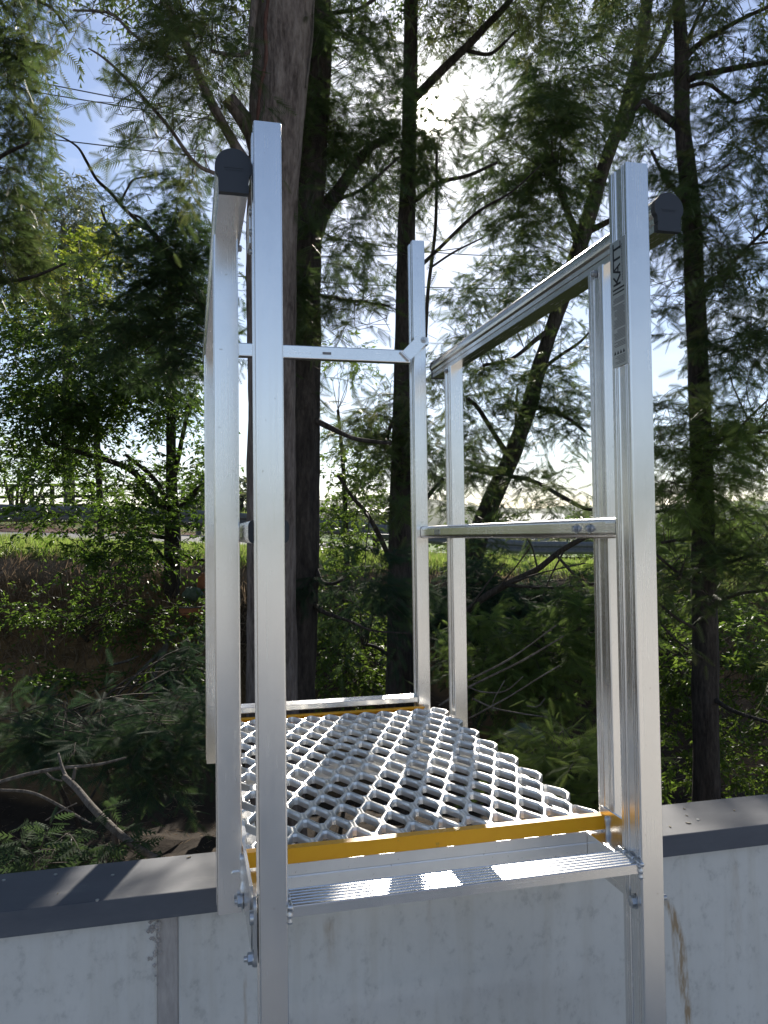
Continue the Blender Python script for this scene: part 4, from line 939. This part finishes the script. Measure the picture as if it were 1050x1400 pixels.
# ---- grey green gum beyond the road
t = Tree('gum_tree', 'rounded grey green gum tree far behind at left, against the blue sky', 'tree', ground_base(85, 26), M_GUM, M_BARK1)
t.trunk([(95, 715, 16, 26), (92, 500, 13, 26), (88, 380, 9, 26), (86, 300, 6, 26)], 8, .08)
for a in ((90, 290, 42, 48, 26, 1.6, 18, 330), (60, 330, 45, 45, 26, 1.6, 16, 260), (110, 350, 35, 50, 26, 1.4, 12, 170)): t.leaves(*a, nf=12, fl=.26, sl=(.5, 1.1), tpl=LEAF_THIN, droop=1.1, flat=.1, limb=True)
t.done()
# ---- light broad-leaved sapling between the trunks
t = Tree('young_tree', 'pale green small-leaved sapling between the two dark trunks, in front of the guardrail post', 'tree', ground_base(470, 8.4), M_BROAD, M_BARK2)
t.trunk([(478, 900, 9, 8.4), (474, 760, 8, 8.4), (470, 650, 6, 8.4), (462, 560, 4, 8.4)], 8, .08)
for a in ((470, 700, 40, 55, 8.2, .5, 11, 130), (475, 620, 40, 50, 8.3, .5, 10, 100), (500, 690, 28, 40, 8.2, .4, 6, 60), (455, 760, 30, 40, 8.2, .4, 7, 70), (480, 470, 35, 25, 8.4, .4, 5, 34)): t.leaves(*a, nf=11, fl=.060, sl=(.14, .34), droop=.4, flat=.25, tone=.65)
t.done()

def canopy(t, specs):
    for (u, d, z, ru, rd_, rz, ns_, n_) in specs:
        sub = C0 + np.stack([u + ru * rng.normal(0, .5, ns_)] * 3, 1) * RH + np.stack([d + rd_ * rng.normal(0, .5, ns_)] * 3, 1) * FH + UP * (z + rz * rng.normal(0, .5, (ns_, 1)))
        k = rng.integers(0, ns_, n_); S = sub[k] + rng.normal(0, .28, (n_, 3)); D = nrm(rng.normal(0, 1, (n_, 3)) * [1, 1, .4]); L = rng.uniform(.4, .9, n_)
        ok = sun_mask(S + D * (L * .55)[:, None], .3); S, D, L = S[ok], D[ok], L[ok]
        sprays(t.fo, S, D, L, 9, .22, FR_LO, .5, 0, rbase=rng.uniform(.2, .6, len(S)))
t = Tree('wattle_tree', 'unseen wattle added to shade the ravine, its crown high above the view', 'tree', gpt(-3.4, 5.6), M_WATTLE, M_BARK2)  # out-of-view tree, added so that its crown darkens the ravine
t._tube('trunk', np.array([gpt(-3.4, 5.6), gpt(-3.5, 5.6) + UP * 4, gpt(-3.0, 5.0) + UP * 7.5]), [.16, .12, .05], 12, .1, 3., 4., 8)
for q in ((-1.5, 4.0), (-2.0, 2.6), (.8, 4.2), (2.6, 3.6), (-4.5, 3.5)): t._tube('branch', np.array([gpt(-3.3, 5.5) + UP * 6, C0 + q[0] * .5 * RH + (q[1] + 5) / 2 * FH - RH * 1.6 + UP * 5.0, C0 + q[0] * RH + q[1] * FH + UP * 4.8]), [.06, .045, .02], 7, .1, 2., 2., 6)
canopy(t, [(-2.2, 3.4, 4.9, 1.8, 1.3, .5, 26, 330), (.6, 3.8, 5.1, 1.6, 1.2, .5, 24, 300), (3.0, 3.6, 5.0, 1.6, 1.3, .5, 24, 300), (-4.5, 4.5, 4.6, 1.6, 1.6, .8, 24, 300), (0, 6.5, 6.0, 3.5, 1.6, .6, 26, 320), (-4.6, 2.2, 4.4, 1.4, 1.2, .6, 22, 260), (-2.4, 1.6, 4.6, 1.2, .8, .4, 16, 180)])
t.done()
# ------------------------------------------------------------------ shrubs and undergrowth, each a plant of its own
def shrub(name, label, base, leafmat, clumps, leaf=True, extra=(), cat='shrub', **kw):
    t = Tree(name, label, cat, base, leafmat, M_TWIG)
    q = clumps[0]; top = at(q[0], q[1], q[4])
    P = np.array([base, base * .5 + top * .5 + rng.normal(0, .05, 3), top]); t._tube('stem', P, [.022, .016, .006], 8, .1, 2., 1., 6)
    for e in extra: t.branch(e)
    for a in clumps: (t.leaves if leaf else t.clump)(*a, **kw)
    t.done(); return t
shrub('leafy_shrub', 'bright round-leaved shrub behind the platform, between the two dark trunks', ground_base(470, 7), M_BROAD,
      [(470, 880, 48, 40, 6.8, .5, 12, 150), (500, 900, 38, 40, 6.6, .4, 10, 120), (455, 820, 40, 40, 7, .5, 9, 100), (505, 840, 30, 25, 7, .4, 6, 50), (470, 945, 50, 22, 6.4, .4, 7, 60)], nf=11, fl=.052, sl=(.12, .28), flat=.35, tone=.7)
shrub('feathery_shrub', 'blue green feathery sapling low in the shaded ravine at left', ground_base(170, 3.6), M_FERN,
      [(140, 1005, 60, 24, 3.5, .3, 9, 44), (235, 1005, 40, 34, 3.5, .25, 9, 54), (60, 1015, 35, 18, 3.6, .25, 5, 20), (240, 1055, 38, 22, 3.4, .2, 6, 26), (15, 995, 18, 20, 3.6, .2, 4, 10)], leaf=False, nf=12, fl=.095, sl=(.12, .26), tpl=FR_HI, droop=.3)
shrub('leafy_plant', 'light green pinnate-leaved plant just behind the wall capping, bottom left', ground_base(110, 2.5), M_FERN,
      [(90, 1140, 36, 16, 2.5, .12, 5, 11), (58, 1172, 26, 8, 2.35, .08, 4, 7), (150, 1150, 28, 16, 2.5, .1, 5, 10)], leaf=False, nf=9, fl=.075, sl=(.08, .18), tpl=frond_template(6, .34, .14), droop=.35, cat='plant', tone=.9, limb=False)
shrub('bank_creeper', 'small-leaved green creeper hanging over the clay bank at left', ground_base(120, 9), M_BROAD,
      [(60, 828, 50, 22, 8.6, .3, 8, 56), (150, 835, 50, 26, 8.5, .3, 10, 100), (195, 858, 34, 26, 8.5, .3, 7, 56), (90, 848, 50, 14, 8.5, .25, 5, 30), (260, 850, 25, 30, 8.6, .3, 5, 40)], nf=11, fl=.06, sl=(.14, .34), flat=.3, tone=.35)
shrub('feathery_shrub', 'mid green feathery shrub seen through the right guard posts above the mesh platform', ground_base(730, 5.6), M_SUNLIT,
      [(745, 890, 70, 35, 5.5, .5, 12, 110), (770, 930, 50, 35, 5.4, .4, 9, 70), (700, 940, 35, 25, 5.2, .3, 6, 34), (800, 860, 40, 45, 5.6, .4, 9, 60), (660, 870, 35, 35, 5.6, .4, 7, 44)], leaf=False, nf=12, fl=.115, sl=(.2, .4), tpl=FR_MID, droop=.35, tone=.6)
shrub('feathery_shrub', 'bright green feathery bush close behind the near right corner of the platform', ground_base(770, 3.4), M_SUNLIT,
      [(770, 1040, 45, 28, 3.3, .25, 10, 80), (740, 1075, 40, 22, 3.2, .2, 7, 44), (800, 1075, 30, 25, 3.2, .2, 6, 36)], leaf=False, nf=12, fl=.09, sl=(.12, .28), tpl=FR_HI, droop=.3, tone=.95)
shrub('leafy_shrub', 'sunlit yellow green shrub behind the right end of the wall', ground_base(990, 6.5), M_BROAD,
      [(925, 900, 35, 60, 6.3, .4, 10, 110), (1010, 900, 55, 60, 6.3, .5, 13, 150), (930, 1010, 40, 60, 6.2, .4, 11, 120), (1015, 1030, 50, 55, 6.2, .4, 12, 130), (960, 840, 60, 40, 6.8, .5, 9, 80), (1060, 960, 40, 80, 6.2, .4, 8, 80)], nf=11, fl=.06, sl=(.14, .32), flat=.25, tone=.75)
shrub('feathery_shrub', 'feathery green shrub at right, behind the sunlit leafy one by the wall', ground_base(940, 8), M_SUNLIT,
      [(920, 790, 50, 40, 8, .5, 9, 70), (1010, 800, 60, 50, 7.8, .5, 10, 80), (1000, 720, 60, 40, 8.2, .5, 9, 60), (900, 740, 30, 30, 8.2, .4, 5, 30)], leaf=False, nf=12, fl=.15, sl=(.25, .5), tpl=FR_MID, droop=.4, tone=.5)
shrub('dark_shrub', 'shaded dark shrub under the leaning trunk, left of the far right guard post', ground_base(630, 7.4), M_FERN,
      [(625, 810, 40, 40, 7.3, .5, 9, 70), (600, 870, 35, 50, 7.2, .4, 9, 70), (660, 800, 25, 25, 7.4, .3, 4, 22)], leaf=False, nf=12, fl=.14, sl=(.22, .45), tpl=FR_MID, droop=.4, tone=.2)
shrub('dark_shrub', 'broad dark shrub under the clay bank at left, behind the blue green sapling', ground_base(110, 6.4), M_FERN,
      [(60, 985, 60, 14, 5.6, .4, 8, 30), (160, 990, 50, 14, 5.6, .4, 8, 30), (258, 965, 28, 26, 6.0, .3, 7, 30), (262, 900, 20, 34, 7.4, .3, 7, 40)], leaf=False, nf=12, fl=.12, sl=(.16, .34), tpl=FR_MID, droop=.4, tone=.0)
shrub('dark_shrub', 'shaded dark shrub on the right bank below the dead limb', ground_base(735, 7.6), M_FERN,
      [(700, 830, 45, 24, 7.6, .5, 9, 60), (770, 820, 50, 28, 7.6, .5, 10, 70), (740, 860, 70, 22, 7.2, .5, 10, 60), (680, 900, 50, 40, 6.6, .4, 9, 50), (820, 800, 30, 30, 7.8, .4, 6, 30)], leaf=False, nf=12, fl=.15, sl=(.22, .48), tpl=FR_MID, droop=.4, tone=.3)
shrub('weedy_plant', 'dark low weeds along the foot of the left clay bank', ground_base(100, 7.8), M_BROAD,
      [(40, 925, 50, 10, 7.9, .3, 7, 36), (140, 930, 60, 10, 7.8, .3, 8, 44), (230, 925, 30, 14, 7.8, .3, 6, 30)], nf=9, fl=.07, sl=(.15, .32), flat=.2, tone=.1, cat='plant')
t = shrub('multistem_shrub', 'many-stemmed shrub beyond the guardrail at far left, in front of the black rail fence', ground_base(22, 20), M_BROAD,
      [(30, 640, 40, 30, 20, .8, 10, 150), (90, 640, 40, 30, 20, .8, 9, 120), (-10, 620, 30, 40, 20, .8, 7, 90)], extra=[[(28, 712, 9, 20), (32, 680, 7, 20), (40, 650, 5, 20)], [(24, 712, 6, 20), (14, 685, 5, 20), (6, 655, 4, 20)], [(30, 712, 6, 20), (48, 690, 4, 20), (60, 660, 3, 20)], [(22, 712, 5, 20), (24, 670, 4, 20), (26, 640, 3, 20)]], nf=10, fl=.12, sl=(.3, .6), flat=.2, tone=.7)

# bushes that line the road beyond the guardrail
for i, (px, d, h_, w_, lab) in enumerate(((190, 24, 60, 60, 'pale green roadside bush beyond the guardrail, left of the broad-leaved trunk'), (470, 27, 46, 45, 'rounded green bush beyond the guardrail, between the two dark trunks'), (640, 30, 40, 40, 'low dark bush beyond the road at the foot of the leaning trunk'), (730, 30, 44, 55, 'wide green bush beyond the road, under the right knee rail'), (815, 31, 60, 40, 'taller bush beyond the road, beside the near right guard post'), (930, 27, 50, 60, 'bush beyond the road seen beside the slender right-hand trunk'), (1040, 26, 60, 50, 'bush beyond the road at the right picture edge'))):
    gb = ground_base(px, d); z0 = 731 - (px - 525) * .0124 + (0 - gb[2]) / d * FPX
    shrub('roadside_bush', lab, gb, M_BROAD if i % 2 == 0 else M_GUM, [(px, z0 - h_ * .55, w_, h_ * .55, d, 1.2, 12, 190)], nf=10, fl=.16, sl=(.35, .75), flat=.2, tone=.5)
# far row of trees on the rise behind
for i, (px, d, h_, lab) in enumerate(((520, 70, 40, 'hazy dark tree far behind the pale shed roof, middle'), (690, 75, 34, 'distant tree to the left of the low white sheds'), (800, 72, 44, 'distant tree rising right of the low white sheds'), (960, 70, 48, 'distant tree behind the slender right-hand trunk'), (250, 60, 80, 'distant dark tree behind the left guard posts'), (330, 62, 70, 'distant tree behind the thick grey brown trunk'))):
    gb = ground_base(px, d); z0 = 731 - (px - 525) * .0124 + (0 - gb[2]) / d * FPX
    t = Tree('distant_tree', lab, 'tree', gb, M_GUM, M_BARK2); tp = at(px, z0 - h_ * .7, d)
    t._tube('trunk', np.array([gb, gb * .5 + tp * .5, tp]), [.35, .25, .1], 8, .1, 2., 1., 4)
    t.leaves(px, z0 - h_ * .55, h_ * .75, h_ * .5, d, 2.5, 14, 170, nf=10, fl=.6, sl=(1.0, 2.2), flat=.2, droop=.4, tone=.3); t.done()

# ------------------------------------------------------------------ dead wood
def dead(name, label, lines, m=M_DEAD, cat='branch', ns=8):
    p0 = at(lines[0][0][0], lines[0][0][1], lines[0][0][3]); r = empty(name, tuple(p0), label, cat)
    for i, l in enumerate(lines):
        P = catmull([at(q[0], q[1], q[3]) for q in l], 7); Rr = np.interp(np.linspace(0, 1, len(P)), np.linspace(0, 1, len(l)), [q[2] * q[3] / FPX / 2 for q in l])
        b = MB(); b.tube(P, Rr, ns, 0, .14, 3., i); b.build('limb' if i == 0 else 'twig', m, r, r)
dead('fallen_branch', 'grey fallen branch slanting down to the wall capping, lower left',
     [[(88, 1062, 8, 2.75), (105, 1078, 9, 2.7), (130, 1108, 10, 2.6), (165, 1142, 11, 2.5), (196, 1164, 10, 2.4), (235, 1185, 10, 2.35)], [(95, 1070, 6, 2.75), (86, 1052, 5, 2.8), (80, 1030, 3, 2.85)], [(100, 1066, 5, 2.7), (103, 1050, 4, 2.7)]])
dead('dead_branch', 'thin arching dead stick across the dark ravine, lower left',
     [[(-10, 1072, 5, 3.0), (40, 1058, 5, 3.0), (85, 1050, 5, 3.0), (135, 1045, 4, 3.0), (172, 1036, 3, 3.0)], [(60, 1054, 3, 3.0), (72, 1064, 3, 3.0), (85, 1068, 2, 3.0)]])
dead('dead_branch', 'second dead stick curving below the arching one, lower left',
     [[(-10, 1080, 4, 2.8), (40, 1083, 4, 2.8), (75, 1098, 4, 2.8), (110, 1118, 3, 2.8), (125, 1126, 2, 2.7)], [(62, 1122, 2, 2.8), (85, 1108, 2, 2.8), (105, 1098, 1.5, 2.8)]])
dead('dead_branch', 'pale dead limb leaning against the left bank below the forked tree',
     [[(240, 858, 11, 8.8), (228, 880, 9, 8.6), (215, 912, 8, 8.3), (205, 940, 6, 8.1), (190, 965, 5, 7.9), (150, 985, 3, 7.6)], [(225, 885, 6, 8.6), (195, 915, 5, 8.2), (170, 940, 4, 7.9), (150, 965, 3, 7.7)], [(150, 910, 3, 8.2), (175, 903, 3, 8.2), (190, 897, 2, 8.2)]])
dead('dead_branch', 'dark dead limb with bare twigs across the bank, seen through the right guard rails',
     [[(622, 850, 9, 6.4), (660, 818, 10, 6.3), (700, 795, 9, 6.2), (735, 778, 9, 6.1), (765, 755, 8, 6.0), (800, 735, 7, 5.9), (850, 715, 6, 5.8)], [(690, 800, 4, 6.2), (735, 803, 4, 6.1), (775, 803, 4, 6.0), (830, 795, 3, 5.9)], [(680, 805, 3, 6.2), (705, 775, 2, 6.2), (725, 748, 2, 6.2)],
      [(760, 758, 4, 6), (775, 775, 4, 5.9), (788, 790, 3, 5.9), (795, 805, 2, 5.9)], [(735, 778, 3, 6), (728, 750, 2, 6), (720, 735, 2, 6)], [(640, 835, 3, 6.3), (672, 790, 2, 6.3), (690, 770, 2, 6.3)], [(770, 755, 3, 5.9), (752, 790, 2, 5.9), (740, 822, 2, 5.9)], [(700, 796, 3, 6), (745, 782, 2, 6), (800, 770, 2, 6)]], M_TWIG)
dead('bare_twig', 'pale bare twigs arching over the dark ravine behind the mesh platform',
     [[(600, 965, 3, 3.6), (640, 940, 3, 3.6), (680, 920, 3, 3.55), (720, 900, 3, 3.5), (770, 870, 2, 3.4)], [(641, 930, 3, 3.6), (690, 905, 3, 3.5), (720, 885, 2, 3.5), (760, 855, 2, 3.4)], [(642, 940, 2, 3.6), (660, 946, 2, 3.6), (690, 945, 2, 3.55), (715, 925, 1.5, 3.5)],
      [(646, 955, 2.5, 3.6), (675, 968, 2.5, 3.6), (710, 975, 2, 3.5), (750, 981, 2, 3.5)], [(642, 982, 2.5, 3.6), (668, 968, 2.5, 3.5), (700, 950, 2.5, 3.5), (740, 925, 2, 3.4), (765, 910, 2, 3.4)], [(672, 972, 2, 3.55), (676, 955, 1.5, 3.5), (690, 930, 1.5, 3.5)], [(720, 965, 1.5, 3.5), (735, 966, 1.5, 3.5), (745, 955, 1.5, 3.5)]])
# short dead snag beside the left handrail
# ------------------------------------------------------------------ road furniture, fence, sheds, wires
def on_ground(px, d): return ground_base(px, d)
gr = empty('guardrail', tuple(on_ground(300, 17)), 'grey steel crash barrier along the far side of the road', 'guardrail')
us = np.linspace(-8.5, 20, 40); path = []
for u in us:
    d = 17.3 + RS * (u + 5) * 1.1; path.append(gpt(u, d))
path = np.array(path)
wp = [(0, .28), (.03, .30), (.06, .345), (.06, .40), (.02, .44), (.02, .47), (.06, .51), (.06, .565), (.03, .61), (0, .63), (-.004, .63), (.026, .60), (.055, .56), (.055, .512), (.014, .472), (.014, .438), (.055, .398), (.055, .348), (.026, .305), (-.004, .284)]
b = MB(); v = []
nrmv = np.array([-.42, .9, 0]) @ np.eye(3)
side_dir = -FH * .9 + RH * .42; side_dir /= np.linalg.norm(side_dir)
for p in path:
    for a, c in wp: v.append(p + side_dir * a + UP * c)
n = len(wp); b.add(v, [[i * n + k, i * n + (k + 1) % n, (i + 1) * n + (k + 1) % n, (i + 1) * n + k] for i in range(len(path) - 1) for k in range(n)], 0)
b.build('rail_beam', M_STEEL, gr, gr)
for i in range(0, len(path), 3):
    b = MB(); p = path[i] - side_dir * .05; b.ext(rr(.11, .15, .012), p - RH * .055 - UP * .2, RH, -side_dir, UP * .84); b.build('rail_post', M_STEEL, gr, gr)
# timber marker post with a short top rail, by the verge
pp = at(514, 771, 11.5); g0 = ground_base(514, 11.5)
mp = empty('timber_post', tuple(g0), 'grey weathered timber post with a short top rail on the near verge, middle', 'post')
b = MB(); b.ext(rr(.10, .10, .012), g0 - RH * .05 - UP * .2, RH, FH, UP * (at(514, 736, 11.5)[2] - g0[2] + .2)); b.build('post', M_TIMBER, mp, mp)
b = MB(); q = at(490, 731.5, 11.48); b.ext(rr(.06, .10, .01), q - UP * .03, UP, FH, at(545, 734, 11.55) - q); b.build('top_rail', M_STEEL, mp, mp)
# black post and rail fence
fe = empty('rail_fence', tuple(on_ground(48, 23)), 'black post and rail fence in front of the bright paddock, far left', 'fence')
fp = [on_ground(px, 23 + (px - 48) * .004) for px in range(-70, 131, 28)]
for p in fp:
    b = MB(); b.ext(rr(.11, .11, .015), p - UP * .25 - RH * .05, RH, FH, UP * 1.3); b.build('post', M_TIMBER, fe, fe)
for hgt in (.35, .62, .95):
    for a, c in zip(fp[:-1], fp[1:]):
        b = MB(); b.ext([(0, 0), (.09, 0), (.09, .03), (0, .03)], a + UP * hgt - FH * .035, UP, FH, c - a); b.build('rail', M_TIMBER, fe, fe)
# low sheds on the far rise
for px, py, d, wd, hh, lab in ((525, 697, 85, 5.5, 2.6, 'low shed with a pale roof far behind the middle trunk'), (715, 706, 95, 10, 2.4, 'long low shed with a pale roof, far right of the leaning trunk'), (985, 712, 90, 9, 2.6, 'pale-roofed shed far behind the slender right-hand trunk')):
    top = at(px, py, d); r = empty('shed', (top[0], top[1], top[2] - hh - .6), lab, 'shed')
    b = MB(); b.ext([(0, 0), (wd, 0), (wd, hh), (0, hh)], top - RH * wd / 2 - UP * (hh + .6), RH, UP, FH * 5); b.build('wall', M_SHEDWALL, r, r)
    b = MB(); b.ext([(-.3, 0), (5.3, 0), (5.3, .1), (2.5, .95), (-.3, .1)], top - RH * (wd / 2 + .3) - UP * .598, FH, UP, RH * (wd + .6)); b.build('roof', M_ROOF, r, r)
    b = MB()
    for k in range(int(wd // 2)):
        q = top - RH * (wd / 2 - .6 - 2 * k) - UP * (hh - .4 + .6) - FH * .03; b.ext([(0, 0), (.9, 0), (.9, 1.0), (0, 1.0)], q, RH, UP, FH * .028)
    b.build('window', M_PLASTIC, r, r)
# overhead wires
def wire(a, c, d0, d1, sag, lab):
    P = []; A, B_ = at(*a, d0), at(*c, d1)
    for t_ in np.linspace(-1.2, 2.2, 40): P.append(A + (B_ - A) * t_ - UP * sag * (1 - (2 * t_ - 1) ** 2 / 6))
    b = MB(); b.tube(np.array(P), [.026] * 40, 5); o = b.build('power_line', M_WIRE); tag(o, lab, 'wire', 'overhead power lines')
wire((103, 120), (316, 160), 34, 36, .1, 'upper of the two close wires crossing the blue sky at top left')
wire((95, 131), (300, 163), 34.5, 36.5, .1, 'lower of the two close wires crossing the blue sky at top left')
wire((40, 184), (305, 215), 34, 36, .1, 'single wire below the close pair crossing the blue sky at left')
wire((449, 383), (608, 390), 38, 40, .15, 'lowest wire behind the rear ladder post')
wire((468, 347), (545, 345), 38, 40, .15, 'wire just above the lowest one behind the rear ladder post')
wire((580, 340), (660, 346), 38, 42, .15, 'wire between the rear ladder post and the leaning tree')
# broken terracotta and mossy lump on the bank
p = at(262, 836, 8.6); tp = empty('broken_pot', tuple(p), 'broken orange terracotta piece with a pale rim on the left bank', 'pot')
b = MB(); vv = []; ns = 18
for k in range(ns):
    a = math.pi * 1.15 * k / (ns - 1) - .3
    for r, z in ((.11, .045), (.118, .052), (.112, -.03), (.085, -.06), (.078, -.055), (.10, -.025)): vv.append(p + RH * r * 1.1 * math.cos(a) * (1 + .04 * math.sin(k * 3)) - FH * r * math.sin(a) + UP * z)
b.add(vv, [[6 * k + j, 6 * k + (j + 1) % 6, 6 * k + 6 + (j + 1) % 6, 6 * k + 6 + j] for k in range(ns - 1) for j in range(6)], 0, False); b.build('bowl', M_CLAYPIPE, tp, tp)
C_ = np.array([p + RH * .122 * math.cos(a) * 1.08 - FH * .118 * math.sin(a) + UP * .052 for a in np.linspace(-.3, 3.2, 20)]); b = MB(); b.tube(C_, [.008] * 20, 6, 0, .2); b.build('rim', M_DEAD, tp, tp)
def lump(name, px, py, d, r, m, lab, cat, sq=(1, 1, 1), seed=0):
    c = at(px, py, d); b = MB(); bm = []; rings = 9; sg = 12; v = []
    for i in range(rings + 1):
        ph = math.pi * i / rings
        for k in range(sg):
            th = 2 * math.pi * k / sg; q = np.array([math.sin(ph) * math.cos(th), math.sin(ph) * math.sin(th), math.cos(ph)])
            v.append(c + q * r * np.array(sq) * (1 + .35 * mnoise.noise(Vector(q * 1.7) + Vector((seed, 0, 0))) + .12 * mnoise.noise(Vector(q * 5))))
    b.add(v, [[i * sg + k, (i + 1) * sg + k, (i + 1) * sg + (k + 1) % sg, i * sg + (k + 1) % sg] for i in range(rings) for k in range(sg)], 0, True)
    return tag(b.build(name, m), lab, cat)
lump('mossy_stone', 264, 812, 8.8, .11, M_MOSS, 'green mossy stone above the broken terracotta piece on the left bank', 'stone', (1, .8, .75), 2)
lump('clay_lump', 279, 797, 9.0, .10, M_CLAYPIPE, 'orange clay lump beside the mossy stone on the left bank', 'stone', (.8, .8, 1.1), 6)
for i, (px, py, d, r, lab) in enumerate(((715, 1010, 4.4, .10, 'dark stone low in the ravine behind the mesh platform'), (690, 880, 6.2, .13, 'stone half hidden under the dead limb on the right bank'))):
    lump('bank_stone', px, py, d, r, M_MOSS, lab, 'stone', (1.2, .9, .7), i * 3 + 1)

# ------------------------------------------------------------------ ground cover nobody could count
def scatter(name, n, fu, tpl, fl, leafm, lean=.35, along=False):
    fo = Foliage(); U, D = fu(n); P = C0 + U[:, None] * RH + D[:, None] * FH; P[:, 2] = hfield(U, D) + .0
    nzv = np.array([(1 if d < 10 else .25) * (.16 * mnoise.noise((u * .9, d * .9, 0)) + .09 * mnoise.noise((u * 2.7, d * 2.7, 4)) + .05 * mnoise.noise((u * 7, d * 7, 9))) + ((.22 * mnoise.noise((u * 1.6, 3, 5)) + .1 * mnoise.noise((u * 5, d * 1.2, 7))) if 7.4 < d < 9.9 else 0) for u, d in zip(U, D)])
    P[:, 2] += nzv
    if along: X = nrm(rng.normal(0, 1, P.shape) * [1, 1, .35] + [0, 0, -.1])
    else: X = nrm(UP + rng.normal(0, lean, P.shape))
    Y = nrm(np.cross(rng.normal(0, 1, P.shape), X)); Z = np.cross(X, Y)
    fo.inst(tpl, P, X, Y, Z, fl * rng.uniform(.5, 1.4, n), rng.uniform(0, 1, n))
    return tag(fo.build(name, [leafm]), kind='stuff')
BLADE = (np.array([(0, -.035, 0), (0, .035, 0), (.6, .02, .06), (1, 0, .22)]), np.array([(0, 1, 2), (0, 2, 3)]))
STICK = (np.array([(0, -.02, 0), (0, .02, 0), (.5, .018, .05), (1, 0, 0)]), np.array([(0, 1, 2), (0, 2, 3)]))
scatter('grass', 42000, lambda n: (rng.uniform(-7.5, 8, n), 10.1 + 3.6 * rng.uniform(0, 1, n) ** 1.2), BLADE, .12, M_GRASS)
scatter('grass', 16000, lambda n: (rng.uniform(-16, -2, n), rng.uniform(20.5, 34, n)), BLADE, .22, M_GRASS)
scatter('dry_grass', 26000, lambda n: (rng.uniform(-7, 7, n), 9.25 + rng.normal(0, .40, n)), STICK, .15, M_STRAW, .8)
scatter('leaf_litter', 30000, lambda n: (rng.uniform(-6, 6, n), rng.uniform(2.6, 9.6, n)), STICK, .07, M_STRAW, along=True)
scatter('mulch', 9000, lambda n: (rng.uniform(-14, 2, n), rng.uniform(18.2, 20.5, n)), STICK, .2, M_STRAW, along=True)
for o in list(SC.objects):
    if o.parent is None and 'label' in o:
        n = o.name.split('.')[0]
        g = {'wattle_tree': 'wattle trees along the creek behind the wall', 'roadside_bush': 'bushes lining the far side of the road', 'distant_tree': 'distant trees on the rise', 'shed': 'low sheds in the far valley', 'dead_branch': 'dead branches in the ravine', 'young_tree': 'young trees on the far bank'}.get(n)
        if g: o['group'] = g
print('TRIS', TRIS)
